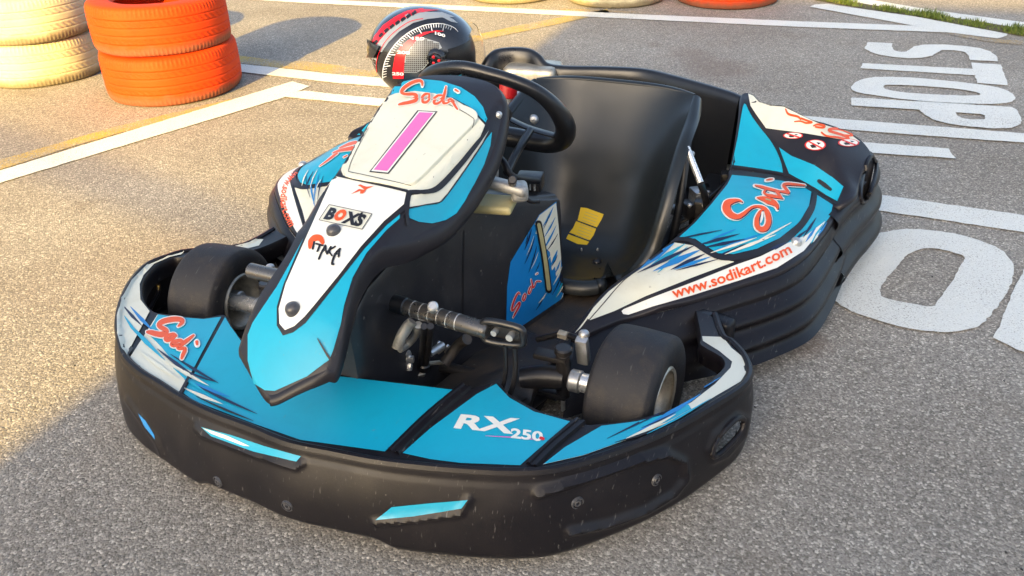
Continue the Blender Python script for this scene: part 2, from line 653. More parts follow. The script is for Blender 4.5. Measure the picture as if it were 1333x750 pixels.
# ------------------------------------------------------------------ stickers laid on the surfaces
class Skin:
    """lays printed film on a surface: picture outline -> points on the surface, lifted a fraction of a mm"""

    def __init__(self, bvh, mb, frame='k', zoff=.0006, maxd=99):
        self.b, self.mb = bvh, mb
        self.o = CAMK if frame == 'k' else CAMW
        self.ray = rayk if frame == 'k' else rayw
        self.z, self.lay, self.maxd = zoff, 1, maxd

    def hit(self, p, lay):
        d = self.ray(p[0], p[1]).normalized()
        loc, nr, i, dist = self.b.ray_cast(self.o, d)
        if loc is None or dist > self.maxd:
            return None
        if nr.dot(d) > 0:
            nr = -nr
        return loc + nr * self.z * lay - d * .0002 * lay

    def put(self, vs, fs, mat, lay, jump=.05, mirror=False):
        H = [self.hit(p, lay) for p in vs]
        F = []
        for f in fs:
            q = [H[k] for k in f]
            if any(x is None for x in q):
                continue
            if max((q[a] - q[a - 1]).length for a in range(len(q))) > jump:
                continue
            nn = (q[1] - q[0]).cross(q[2] - q[0])
            if nn.dot(self.o - q[0]) < 0:
                f = f[::-1]
            F.append(f)
        H = [h if h is not None else Vector((0, 0, 0)) for h in H]
        used = sorted({k for f in F for k in f})
        mp = {k: i for i, k in enumerate(used)}
        V = [H[k] for k in used]
        F = [tuple(mp[k] for k in f) for f in F]
        if mirror != 'only':
            self.mb.add(V, F, mat)
        if mirror:
            self.mb.add([(p.x, -p.y, p.z) for p in V], [f[::-1] for f in F], mat)

    def poly(self, pts, mat, lay=1, holes=(), step=6, smooth=0, mirror=False, jump=.05):
        if smooth:
            pts = cr([(p[0], p[1], 0) for p in pts], smooth, True)
            holes = [cr([(p[0], p[1], 0) for p in h], smooth, True) for h in holes]
        vs, fs = fill2d([[(p[0], p[1]) for p in pts]] + [[(p[0], p[1]) for p in h] for h in holes], step)
        self.put(vs, fs, mat, lay, jump, mirror)

    def stroke(self, pts, w, mat, lay=1, smooth=6, taper=(1, 1), jump=.05, mirror=False):
        P = cr([(p[0], p[1], 0) for p in pts], smooth) if smooth else [Vector((p[0], p[1], 0)) for p in pts]
        n = len(P)
        ws = w if isinstance(w, (list, tuple)) else None
        vs, fs = [], []
        for i, p in enumerate(P):
            t = (P[min(i + 1, n - 1)] - P[max(i - 1, 0)]).normalized()
            q = Vector((-t.y, t.x, 0))
            k = i / (n - 1)
            if ws:
                x = k * (len(ws) - 1)
                a = int(min(x, len(ws) - 2))
                ww = ws[a] + (ws[a + 1] - ws[a]) * (x - a)
            else:
                ww = w * (taper[0] + (taper[1] - taper[0]) * k)
            ww *= .5
            vs += [p + q * ww, p, p - q * ww]
            if i:
                o = 3 * i
                fs += [(o - 3, o - 2, o + 1, o), (o - 2, o - 1, o + 2, o + 1)]
        self.put(vs, fs, mat, lay, jump, mirror)
        for p, k in ((P[0], 0), (P[-1], 1)):
            r = ((ws[0] if k == 0 else ws[-1]) if ws else w * taper[k]) * .5
            if r > .8:
                c = [p + Vector((math.cos(a), math.sin(a), 0)) * r for a in [2 * math.pi * j / 10 for j in range(10)]]
                self.put(c, [tuple(range(10))], mat, lay + .12, jump, mirror)

    def streaks(self, a, b, dirv, n, L, w, mat, lay, jit=.35, mirror=False):
        """torn-brush streaks: thin tapering wedges rooted along a-b, running along dirv"""
        a, b, dv = Vector(a), Vector(b), Vector(dirv).normalized()
        pv = Vector((-dv.y, dv.x))
        for i in range(n):
            k = (i + .5 + random.uniform(-jit, jit)) / n
            p = a.lerp(b, k)
            l = L * random.uniform(.45, 1.15)
            ww = w * random.uniform(.5, 1.2)
            q = p - dv * l * .25
            self.poly([q - pv * ww * .5, p + pv * ww * .1 + dv * l * .3 - pv * ww * .6, p + dv * l, p + dv * l * .3 + pv * ww * .5, q + pv * ww * .5], mat, lay + .08 * (i % 3), step=7, mirror=mirror)

    def text(self, s, mp, mat, lay=1, bold=0.0, shear=0.0, maxe=5.0, spacing=1.0):
        """s laid out with the built-in font; mp maps (x in 0..width, y in text units) to the picture"""
        vs, fs = text_mesh(s, bold, shear, spacing)
        w = max(v[0] for v in vs)
        bm = bmesh.new()
        bv = []
        for v in vs:
            u = mp(v[0] / w, v[1])
            bv.append(bm.verts.new((u[0], u[1], 0)))
        for f in fs:
            try:
                bm.faces.new([bv[k] for k in f])
            except ValueError:
                pass
        bmesh.ops.triangulate(bm, faces=bm.faces[:])
        for _ in range(3):
            es = [e for e in bm.edges if e.calc_length() > maxe]
            if not es:
                break
            bmesh.ops.subdivide_edges(bm, edges=es, cuts=1)
            bmesh.ops.triangulate(bm, faces=[f for f in bm.faces if len(f.verts) > 3])
        bm.verts.index_update()
        self.put([v.co.copy() for v in bm.verts], [tuple(v.index for v in f.verts) for f in bm.faces], mat, lay)
        bm.free()


_tc = {}


def text_mesh(s, bold=0.0, shear=0.0, spacing=1.0):
    k = (s, bold, shear, spacing)
    if k in _tc:
        return _tc[k]
    cu = D.curves.new('t', 'FONT')
    cu.body = s
    cu.offset = bold
    cu.shear = shear
    cu.space_character = spacing
    cu.resolution_u = 3
    ob = D.objects.new('t', cu)
    COL.objects.link(ob)
    dg = bpy.context.evaluated_depsgraph_get()
    me = ob.evaluated_get(dg).to_mesh()
    vs = [(v.co.x, v.co.y) for v in me.vertices]
    fs = [tuple(p.vertices) for p in me.polygons]
    ob.evaluated_get(dg).to_mesh_clear()
    D.objects.remove(ob)
    D.curves.remove(cu)
    x0 = min(v[0] for v in vs)
    vs = [(x - x0, y) for x, y in vs]
    _tc[k] = (vs, fs)
    return _tc[k]


def affine(src, dst):
    A = np.array([[x, y, 1] for x, y in src], float)
    B = np.array(dst, float)
    Mx = np.linalg.solve(A, B)
    return lambda p: (float(p[0] * Mx[0, 0] + p[1] * Mx[1, 0] + Mx[2, 0]), float(p[0] * Mx[0, 1] + p[1] * Mx[1, 1] + Mx[2, 1]))


def on_path(path, height, side=1):
    """text mapper: baseline follows a picture path, letter tops to its left (side=1)"""
    P = cr([(p[0], p[1], 0) for p in path], 10)
    L = [0]
    for a, b in zip(P, P[1:]):
        L.append(L[-1] + (b - a).length)

    def f(t, y):
        s = t * L[-1]
        j = 0
        while j < len(L) - 2 and L[j + 1] < s:
            j += 1
        d = (P[j + 1] - P[j])
        k = (s - L[j]) / max(1e-6, d.length)
        p = P[j] + d * k
        d.normalize()
        n = Vector((d.y, -d.x, 0)) * side
        return p + n * y * height
    return f


SODI = [  # hand-lettered word, in the 1286x750 enlargement of the fairing top; (points, widths)
    ([(592, 298), (590, 268), (566, 258), (512, 276), (462, 312), (450, 340), (474, 352), (525, 352), (550, 362), (540, 384), (495, 398), (455, 405), (426, 413)], [8, 20, 22, 24, 24, 22, 20, 22, 26, 26, 24, 22, 14]),
    ([(640, 352), (614, 352), (592, 374), (594, 396), (618, 396), (638, 376), (641, 354)], [14, 17, 18, 18, 18, 16, 12]),
    ([(728, 362), (700, 364), (672, 388), (674, 406), (700, 404), (730, 380)], [14, 17, 18, 18, 16, 12]),
    ([(757, 300), (748, 345), (738, 384), (738, 404), (764, 402), (784, 388), (802, 398), (818, 424), (834, 446)], [10, 18, 20, 18, 13, 14, 17, 17, 12]),
]


def sodi(sk, mp, scale, lay, col='orange', border='white', bw=11, dot=True):
    for k, (pts, ws) in enumerate(SODI):
        q = [mp(p) for p in pts]
        if border:
            sk.stroke(q, [(w + bw) * scale for w in ws], border, lay + k * .12, 4)
        sk.stroke(q, [w * scale for w in ws], col, lay + 1 + k * .12, 4)
    if dot:
        a, b = mp((822, 322)), mp((842, 334))
        if border:
            sk.stroke([a, b], [(18 + bw) * scale] * 2, border, lay, 2)
        sk.stroke([a, b], [14 * scale, 10 * scale], col, lay + 1, 2)


# ================================================================== GO-KART
kart = empty('go_kart', (KX, KY, 0), KA)
tag(kart, 'blue, white and black rental go-kart parked on the asphalt among painted letters', 'go-kart')

sstep = lambda a, b, x: (lambda t: t * t * (3 - 2 * t))(min(1, max(0, (x - a) / (b - a))))

# ---------------- front bumper
Tpx = [(283, 318), (243, 325), (217, 332), (190, 343), (170, 363), (157, 387), (151, 410), (151, 432), (158, 461), (177, 482), (205, 500), (233, 518), (270, 537), (326, 558), (373, 577), (429, 589), (500, 602), (600, 612), (680, 615), (740, 608), (821, 582), (887, 553), (935, 525), (968, 503), (979, 484), (972, 462), (955, 443), (944, 436)]
Ipx = [(248, 328), (223, 335), (201, 345), (188, 360), (184, 371), (186, 390), (199, 405), (223, 409), (265, 413), (291, 409), (299, 422), (316, 443), (360, 462), (440, 487), (500, 494), (590, 505), (620, 503), (648, 497), (660, 510), (700, 533), (743, 545), (764, 552), (780, 551), (820, 547), (860, 536), (892, 523), (913, 507), (929, 491), (943, 477), (940, 464), (913, 448), (913, 436)]


def zdeck(x, y):
    base = .165 + .027 * sstep(-.28, .12, x)
    return base + .012 * sstep(.42, .15, x) * (1 - sstep(.25, .5, abs(y)))


Tk = [solve_z(p, zdeck, .5) for p in Tpx]
Tk = [Vector((p.x, p.y, 0)) for p in Tk]
# hidden ends of the tails, by symmetry of the two sides
Tl = [solve_z(p, zdeck, .5) for p in ((354, 297), (324, 314), (302, 320))]
Tk = [Vector((p.x, p.y, 0)) for p in Tl] + Tk[1:] + [Vector((-.30, .60, 0))]
Tcurve = resample(cr(Tk, 10), 520)
bump_ridges = [  # moulded ridges in the face: polyline, height (m), width (px)
    ([(700, 642), (760, 622), (830, 598), (868, 590), (890, 600), (892, 622), (876, 642), (840, 664), (790, 682), (740, 692)], .010, 5),
    ([(922, 586), (930, 566), (960, 540), (972, 545), (968, 566), (945, 592), (928, 600), (922, 586)], .006, 4),
    ([(166, 520), (180, 540), (205, 575), (212, 592)], .005, 4),
    ([(256, 556), (266, 566), (330, 590), (385, 608), (394, 602)], .006, 4),
    ([(488, 680), (540, 676), (600, 668), (610, 650)], .006, 4),
]
slot_r = [(929, 588), (936, 570), (956, 550), (965, 549), (962, 562), (944, 580), (932, 590)]


def segd(p, a, b):
    ax, ay = a
    dx, dy = b[0] - ax, b[1] - ay
    t = max(0, min(1, ((p[0] - ax) * dx + (p[1] - ay) * dy) / (dx * dx + dy * dy)))
    return math.hypot(p[0] - ax - dx * t, p[1] - ay - dy * t)


mb = MB()
rows = []
nT = len(Tcurve)
for i, p in enumerate(Tcurve):
    t = (Tcurve[min(i + 2, nT - 1)] - Tcurve[max(i - 2, 0)]).normalized()
    n = Vector((-t.y, t.x, 0))
    if n.dot(p - Vector((-.1, 0, 0))) < 0:
        n = -n
    zt = zdeck(p.x, p.y)
    fr = max(0, n.x)
    zb = .022 + .018 * (1 - sstep(.17, .22, abs(p.y))) * fr + .05 * sstep(-.02, -.3, p.x)
    ob = .032 * fr + .004
    row = []
    NR = 34
    # rolled lip
    row += [p - n * .012 + Vector((0, 0, zt - .012)), p - n * .011 + Vector((0, 0, zt + .001)), p - n * .006 + Vector((0, 0, zt + .0045)), p + Vector((0, 0, zt + .003)), p + n * .0035 + Vector((0, 0, zt - .004))]
    for k in range(NR + 1):
        s = k / NR
        z = zt - .008 + (zb - zt + .008) * s
        o = ob * s + .008 * math.sin(math.pi * min(1, s * 1.02)) - .002 * math.exp(-((s - .07) / .03) ** 2)
        if s > .93:
            o -= (s - .93) * .12
        q = p + n * o + Vector((0, 0, z))
        px = projk(q)
        dd = 0
        for pl, amp, w in bump_ridges:
            xs = [a[0] for a in pl]
            ys = [a[1] for a in pl]
            if min(xs) - 14 < px[0] < max(xs) + 14 and min(ys) - 14 < px[1] < max(ys) + 14:
                d = min(segd(px, a, b) for a, b in zip(pl, pl[1:]))
                dd += amp * math.exp(-(d / w) ** 2)
        q += n * dd
        row.append(q)
    row += [p + n * (ob - .012) + Vector((0, 0, zb + .002)), p + n * (ob - .02) + Vector((0, 0, zb + .03))]
    rows.append(row)
mb.grid(rows, 'black')
# the long hand-hole in the right side of the face is really open (and its twin)
keep_f, keep_m = [], []
slotw = [(929, 588), (936, 570), (956, 549), (966, 548), (962, 562), (944, 581), (933, 591)]
for f, m_ in zip(mb.f, mb.m):
    c = sum((Vector(mb.v[k]) for k in f), Vector()) / len(f)
    if c.z < .17 and c.x > -.2:
        if inside(projk(c), slotw) and c.y > 0:
            continue
        cm = Vector((c.x, -c.y, c.z))
        if inside(projk(cm), slotw) and cm.y > 0:
            continue
    keep_f.append(f)
    keep_m.append(m_)
mb.f, mb.m = keep_f, keep_m
face_bvh = mb.bvh()
# deck
Ik = [solve_z(p, zdeck, .5) for p in Ipx]
Ik = [Vector((p.x, p.y, 0)) for p in Ik]
Il = [solve_z(p, zdeck, .5) for p in ((372, 307), (338, 322), (314, 327), (270, 331), (236, 334))]
Iin = [Vector((p.x, p.y, 0)) for p in Il] + Ik[1:] + [Vector((-.30, .555, 0))]
Tin = []
for i in range(0, nT, 6):
    p = Tcurve[i]
    t = (Tcurve[min(i + 2, nT - 1)] - Tcurve[max(i - 2, 0)]).normalized()
    n = Vector((-t.y, t.x, 0))
    if n.dot(p - Vector((-.1, 0, 0))) < 0:
        n = -n
    Tin.append(p - n * .008)
outline = [(p.x, p.y) for p in Tin] + [(p.x, p.y) for p in cr(Iin, 3)[::-1]]
md = MB()
panel(md, outline, lambda x, y: zdeck(x, y) - .002, .016, [(.003, .004), (.004, .02), (.0, .045)], 'black')
deck_bvh = md.bvh()
# moulded ribs beside the panel joints
for f_, v_ in ((md.f, md.v),):
    pass
sk = Skin(deck_bvh, md)
# film on the deck
both = MB()
both.v = list(md.v) + list(mb.v)
both.f = list(md.f) + [tuple(k + len(md.v) for k in f) for f in mb.f]
sb = Skin(both.bvh(), md)
sb.poly([(236, 332), (222, 335), (201, 344), (187, 359), (182, 371), (183, 391), (195, 406), (165, 463), (158, 452), (153, 434), (152.5, 411), (158.5, 388), (171, 365), (191, 345), (217, 334), (240, 327), (238, 330)], 'cream', 2.9, step=4)
sb.poly([(337, 320), (314, 326), (296, 326), (296, 322.5), (303, 321), (324, 315.5), (333, 311), (343, 312)], 'cream', 1.5, step=4)
sk.poly([(205, 410), (225, 413), (265, 416), (288, 413), (235, 511), (206, 497), (180, 480), (169, 466)], 'cream', 1)
sk.poly([(206, 410), (226, 413), (265, 416), (288, 413), (250, 484), (228, 474), (210, 452), (192, 434), (198, 424)], 'blue', 2)
sk.poly([(293, 413), (300, 425), (315, 446), (420, 490), (440, 490), (500, 497), (592, 508), (560, 535), (501, 588), (457, 582), (391, 573), (331, 552), (252, 522), (239, 512)], 'blue', 1)
sk.poly([(646, 500), (663, 518), (695, 536), (742, 549), (677, 606), (600, 603), (560, 598), (524, 590), (560, 558), (621, 513)], 'blue', 1)
rt = [(783, 555), (830, 549), (870, 539), (900, 524), (931, 500), (951, 479), (953, 471), (936, 457), (915, 444), (914, 438), (941, 439), (952, 453), (968, 466), (975, 480), (964, 497), (933, 515), (887, 543), (821, 571), (760, 593), (707, 605), (735, 583)]
sk.poly(rt, 'cream', 1)
sk.poly([(783, 555), (830, 549), (870, 539), (896, 527), (900, 533), (868, 550), (850, 556), (838, 566), (821, 571), (760, 593), (707, 605), (735, 583)], 'blue', 2)
for a, b, w, c in [((790, 572), (925, 502), 4, 'navy'), ((830, 563), (912, 514), 7, 'blue2'), ((815, 572), (880, 540), 5, 'cream'), ((800, 577), (862, 556), 3, 'ink'), ((842, 566), (925, 520), 3, 'blue'), ((835, 558), (880, 537), 2.5, 'navy'), ((870, 528), (938, 492), 4, 'blue2')]:
    sk.stroke([a, ((a[0] + b[0]) / 2, (a[1] + b[1]) / 2 + 1.5), b], [.5, w, .4], c, 3 + random.random() * .5, 3)
# torn white and blue brush strokes, left side
for a, b, w, c in [((166, 420), (215, 470), 6, 'blue'), ((170, 400), (200, 432), 5, 'blue2'), ((178, 455), (236, 497), 5, 'cream'),
                   ((205, 455), (255, 492), 5, 'navy'), ((215, 470), (272, 503), 5, 'cream'), ((222, 462), (285, 500), 4, 'navy'), ((226, 480), (268, 512), 5, 'blue'),
                   ((240, 495), (300, 518), 5, 'blue2'), ((238, 505), (290, 527), 5, 'cream'), ((250, 500), (335, 540), 4, 'navy'), ((245, 485), (280, 498), 3, 'navy'), ((255, 517), (330, 549), 3, 'ink'), ((160, 398), (185, 425), 4, 'navy'), ((162, 412), (182, 440), 4, 'blue')]:
    sk.stroke([a, ((a[0] + b[0]) / 2, (a[1] + b[1]) / 2 + 1), b], [.6, w, .5], c, 3 + random.random(), 3)
sodi(sk, affine([(590, 265), (428, 412), (832, 445)], [(238, 421), (193, 434), (237, 468)]), .30, 5, bw=9)
# joint lines
for a, b, w in (((202, 404), (165, 467), 4.5), ((292, 409), (235, 514), 3.5)):
    sk.stroke([a, b], [w, w], 'ink', 8, 4)
sk.text('RX', lambda t, y: (592 + t * 78 + (y - .1) * 13, 557 + t * 8 - y * 24 - t * y * 3), 'white', 2, .035, .0, 6)
sk.text('250', lambda t, y: (664 + t * 42 + y * 2, 570 + t * 5 - y * 17), 'white', 2, .035, .0, 6)
sk.stroke([(632, 568), (665, 570), (700, 573)], [.5, 1.6, 1], 'pink', 2, 3)
sk.stroke([(704, 571), (707, 572)], [4, 4], 'redprint', 2.5, 2)
# film and bolts on the face
sf = Skin(face_bvh, mb)
sf.poly([(262, 556), (300, 566), (345, 581), (392, 594), (386, 601), (330, 588), (275, 568)], 'blue', 1.2)
sf.poly([(264, 557), (296, 567), (326, 581), (316, 580), (276, 565)], 'cream', 2)
sf.poly([(489, 677), (510, 660), (560, 655), (609, 651), (601, 662), (540, 672)], 'blue', 1.2)
sf.poly([(180, 538), (190, 548), (201, 566), (202, 572), (188, 555)], 'blue2', 1.2)
for c in ((283, 627), (374, 659), (752, 655), (855, 625)):
    h = sf.hit(c, 0)
    if h:
        n = (h - Vector((-.1, 0, h.z))).normalized()
        mb.lathe([(.0, -.001), (.003, -.001), (.0035, .001), (.006, .0012), (.007, -.001), (.009, -.001), (.0095, .001), (.011, .0008), (.012, -.003)], 'boltgrey', h + n * .001, n, 20)
rimloop = [sf.hit(p, 0) for p in cr([(a, b, 0) for a, b in [(927, 589), (934, 569), (955, 547), (968, 546), (964, 563), (946, 583), (933, 593)]], 5, True)]
full_face = BVHTree.FromPolygons([v for r_ in rows for v in r_], [(i * len(rows[0]) + j, i * len(rows[0]) + j + 1, (i + 1) * len(rows[0]) + j + 1, (i + 1) * len(rows[0]) + j) for i in range(len(rows) - 1) for j in range(len(rows[0]) - 1)])
s2 = Skin(full_face, mb)
lp = [s2.hit((p.x, p.y), 0) for p in cr([(a, b, 0) for a, b in [(927, 590), (935, 570), (956, 547), (968, 546), (964, 563), (946, 583), (932, 594)]], 5, True)]
if all(q is not None for q in lp):
    mb.tube(lp, .0055, 'black', 8, closed=True)
    mb.tube([Vector((q.x, -q.y, q.z)) for q in lp], .0055, 'black', 8, closed=True)
fb = mb.build('front_bumper', kart)
dk = md.build('bumper_deck', fb)

# black ribs along the two diagonal joints of the deck
for L, w in (([(607, 502), (560, 541), (512, 588)], .011), ([(756, 547), (720, 577), (692, 605)], .009)):
    P = [solve_z(p, zdeck, .5) for p in cr([(a, b, 0) for a, b in L], 8)]
    P = [Vector((p.x, p.y, zdeck(p.x, p.y) - .003)) for p in P]
    rws = []
    for i, p in enumerate(P):
        t = (P[min(i + 1, len(P) - 1)] - P[max(i - 1, 0)]).normalized()
        q = Vector((-t.y, t.x, 0)) * w
        rws.append([p - q * 1.25, p - q + Vector((0, 0, .006)), p - q * .5 + Vector((0, 0, .006)), p - q * .3 + Vector((0, 0, .003)), p + q * .3 + Vector((0, 0, .003)), p + q * .5 + Vector((0, 0, .007)), p + q + Vector((0, 0, .007)), p + q * 1.25])
    mr = MB()
    mr.grid(rws, 'black')
    mr.build('deck_rib', fb)

# ---------------- front fairing
CX = [-.36, -.29, -.24, -.178, -.07, .039, .071, .13, .197, .27, .337, .364, .40, .43, .46]
CZ = [.628, .622, .606, .588, .556, .524, .516, .501, .480, .445, .403, .376, .333, .291, .25]


def zc(x):
    return float(np.interp(x, CX, CZ))


def zfair(x, y):
    a = abs(y)
    zz = (zc(x - .02) + zc(x) * 2 + zc(x + .02)) / 4
    w = float(np.interp(x, [-.32, -.26, -.178, -.07, .04, .10, .15], [.128, .130, .125, .110, .096, .094, .09]))
    c = .005 + .013 * sstep(.04, .18, x)
    d = c * (a / w) ** 2 if a < w else c + (a - w) * 1.5
    return zz - d


half = [(.431, 0), (.425, .020), (.404, .058), (.384, .090), (.373, .098), (.345, .096), (.30, .087), (.26, .079), (.215, .081), (.18, .092), (.150, .104), (.12, .115), (.095, .122), (.064, .130), (.028, .137), (-.002, .141), (-.04, .146), (-.08, .149), (-.127, .151), (-.167, .149), (-.205, .143), (-.245, .132), (-.278, .110), (-.303, .070), (-.313, .02), (-.314, 0)]
full = half + [(x, -y) for x, y in half[1:-1][::-1]]
ol = [(p.x, p.y) for p in cr([(x, y, 0) for x, y in full], 5, True)]
mf = MB()
panel(mf, ol, zfair, .0075, [(.003, .002), (.007, .006), (.011, .014), (.013, .024), (.013, .034), (.010, .040), (.0, .042)], 'blackfair',
      scl=lambda x, y: (.35 + .65 * sstep(.16, .06, x) + (.45 * sstep(.38, .40, x) if y > 0 else 0), .45 + .55 * sstep(.42, .30, x) ))
fbvh = mf.bvh()
sk = Skin(fbvh, mf, zoff=.00105)
FSTEP = 4
# upper band, blue then white
band = [(496, 130), (500, 121), (508, 114), (522, 107), (545, 103), (575, 106), (600, 114), (618, 126), (629, 140), (634, 155), (632, 160)]
sk.poly(band + [(612, 140), (590, 128), (560, 121), (530, 119), (508, 124)], 'blue', 1, step=4)
upper = [(494, 134), (498, 129), (515, 122), (540, 119), (565, 122), (592, 130), (613, 143), (631, 163), (622, 185), (600, 214), (575, 238), (560, 246), (545, 250), (520, 247), (480, 238), (447, 229), (444, 222), (452, 200), (472, 165)]
sk.poly(upper, 'cream', 1.1, step=4)
# side wings
wing = [(640, 172), (638, 190), (630, 214), (617, 240), (605, 262), (594, 278), (580, 287), (562, 291), (545, 289), (533, 284), (530, 272), (550, 268), (568, 266), (582, 254), (605, 222), (627, 188)]
sk.poly(wing, 'blue', 1, mirror=True, step=4)
sk.poly([(636, 170), (627, 187), (604, 221), (582, 252), (572, 263), (555, 266), (532, 270), (532, 262), (536, 255), (558, 251), (575, 243), (600, 215), (620, 190)], 'cream', 1.4, mirror=True, step=4)
sk.stroke([(637, 171), (627, 188), (605, 221), (582, 253), (571, 264), (553, 267), (531, 272)], [1.5] * 3, 'ink', 2.2, 4, mirror=True)
# tongue, blue edge and white tongue
tongue = [(432, 232), (424, 254), (412, 281), (394, 313), (379, 341), (361, 373), (338, 407), (329, 421), (323, 436), (323, 470), (331, 499), (345, 508), (358, 509), (400, 490), (429, 468), (434, 455), (444, 420), (448, 398), (459, 362), (477, 330), (503, 300), (520, 285), (522, 272)]
sk.poly(tongue, 'blue', 1, step=4)
blk = [(438, 229), (424, 247), (408, 283), (388, 328), (370, 370), (361, 400), (361, 424), (369, 437), (382, 433), (398, 421), (414, 401), (444, 363), (474, 325), (504, 293), (530, 272), (531, 252)]
sk.poly(blk, 'ink', 1.6)
wt = [(441, 230), (434, 231), (428, 246), (411, 284), (391, 329), (373, 370), (364, 402), (365, 422), (372, 430), (384, 425), (397, 413), (409, 399), (440, 361), (470, 322), (500, 289), (526, 267), (529, 252), (526, 249), (480, 238)]
sk.poly(wt, 'white', 2.4)
sk.stroke([(432, 229), (470, 237), (520, 248), (533, 254), (529, 275), (530, 292)], [1.5, 3, 3.5, 4, 4.5, 4], 'ink', 3.2, 4)
sk.stroke([(534, 251), (556, 250), (572, 243), (598, 215), (618, 190), (636, 167)], [4, 6, 8, 7, 6, 2], 'ink', 3, 5)
# logos on the tongue
sk.poly([(475, 249), (470, 245), (466, 243), (470, 242), (474, 244), (478, 245), (488, 244), (478, 248), (473, 254), (469, 254), (470, 250), (457, 255), (468, 248)], 'orange', 3.4, step=3)
lab = affine([(0, 0), (1, 0), (0, 1)], [(416.5, 288.5), (471.5, 300.5), (429.5, 268.5)])
c4 = [lab(p) for p in ((0, 0), (1, 0), (1, 1), (0, 1))]
sk.poly(c4, 'cream', 3.2)
for i in range(4):
    sk.stroke([c4[i], c4[(i + 1) % 4]], [.8, .8], 'boltgrey', 4, 3)
fm = lambda x0, x1: (lambda t, y: lab((x0 + (x1 - x0) * t, .16 + y * .96)))
sk.text('B', fm(.07, .26), 'ink', 4, .055)
sk.text('XS', fm(.48, .93), 'ink', 4, .055)
sk.text("'", lambda t, y: lab((.76 + .05 * t, .36 + y * .8)), 'ink', 4.2, .03)
oc = [(.375 + .115 * math.cos(a), .53 + .36 * math.sin(a)) for a in [2 * math.pi * k / 18 for k in range(18)]]
oi = [(.375 + .05 * math.cos(a), .53 + .15 * math.sin(a)) for a in [2 * math.pi * k / 12 for k in range(12)]]
sk.poly([lab(p) for p in oc], 'orange', 4.3, holes=[[lab(p) for p in oi]], step=3)
Z3 = lambda x, y: (300 + x / 5.358, 280 + y / 5.358)
sk.stroke([Z3(560, 235), Z3(568, 195), Z3(595, 168), Z3(630, 170), Z3(648, 200)], [4, 7.5, 8.5, 8, 5], 'orange', 3.3, 5)
for pts, w in [([(590, 195), (580, 245)], 3), ([(605, 210), (650, 222)], 3), ([(630, 216), (612, 262)], 3.2), ([(668, 222), (640, 270), (622, 315)], 3.4), ([(668, 222), (672, 268)], 3), ([(645, 252), (672, 256)], 2), ([(705, 232), (678, 280)], 3.4), ([(735, 228), (695, 258), (712, 292)], 2.8), ([(768, 245), (735, 280), (712, 345), (722, 352)], 3.6), ([(765, 248), (758, 300)], 3.2), ([(735, 276), (765, 285)], 2)]:
    sk.stroke([Z3(*p) for p in pts], [w * .8] * 2, 'ink', 3.5 + random.random() * .6, 3)
# word on the top
sodi(sk, lambda p: (440 + p[0] / 5.358, 60 + p[1] / 5.358), 1 / 5.358, 5, bw=12)
for c in ((435, 302), (382, 403)):
    h = sk.hit(c, 2)
    mf.dome(h, Vector((.25, 0, 1)).normalized(), .0135, .012, 'boltgrey', 24)
h = sk.hit((649, 150), 0) or uk(649, 150, .56)
mf.dome(h, Vector((.1, .5, .8)).normalized(), .0075, .008, 'steel', 14)
# shade of the cheek crease, painted as a dark line
sk.stroke([(414, 441), (421, 453), (430, 468)], [1.2, 2.2, 3], 'ink', 3, 3)
fairing = mf.build('front_fairing', kart)

# number plate: a raised plate of its own with a hairline border and the magenta bar
mp_ = MB()
ph = [(.054, 0), (.053, .030), (.050, .055), (.042, .072), (.020, .081), (-.07, .096), (-.150, .109), (-.175, .107), (-.192, .090), (-.203, .050), (-.207, 0)]
pol = ph + [(x, -y) for x, y in ph[1:-1][::-1]]
panel(mp_, [(p.x, p.y) for p in cr([(a, b, 0) for a, b in pol], 4, True)], lambda x, y: zfair(x, y) + .0085, .009, [(.0015, .0012), (.002, .0085)], 'cream')
sk = Skin(mp_.bvh(), mp_)
brd = [(503, 132), (520, 128), (548, 128), (575, 133), (598, 143), (613, 152), (617, 158), (609, 178), (588, 206), (564, 231), (550, 239), (540, 242), (515, 237), (475, 228), (456, 224), (454, 221), (461, 202), (480, 166), (495, 140)]
b2 = cr([(a, b, 0) for a, b in brd], 4, True)
sk.stroke([(p.x, p.y) for p in b2] + [(b2[0].x, b2[0].y)], [.8, .8], 'ink', 1, 1)
sk.poly([(543.5, 144), (569.7, 145.4), (505.8, 226.8), (480.6, 224.4)], 'ink', 1.2)
sk.poly([(545, 145.3), (567.2, 146.5), (505, 225.5), (483.2, 223.3)], 'white', 2)
sk.poly([(546.2, 146.9), (564.2, 147.8), (504, 223.4), (486.6, 221.7)], 'pink', 2.8)
# the word printed at the top runs on to the plate
sodi(sk, lambda p: (440 + p[0] / 5.358, 60 + p[1] / 5.358), 1 / 5.358, 2, bw=12)
mp_.build('number_plate', fairing)

# ---------------- centre console and tank
mc = MB()
# x, height, half width top, half width bottom
ST = [(.235, .32, .030, .045), (.215, .36, .042, .052), (.18, .385, .046, .054), (.10, .40, .050, .056), (.03, .43, .054, .062), (-.04, .445, .064, .080), (-.10, .44, .082, .105), (-.16, .428, .100, .128), (-.22, .408, .118, .150), (-.28, .384, .138, .163), (-.34, .360, .160, .176), (-.39, .343, .178, .190), (-.425, .332, .188, .2)]
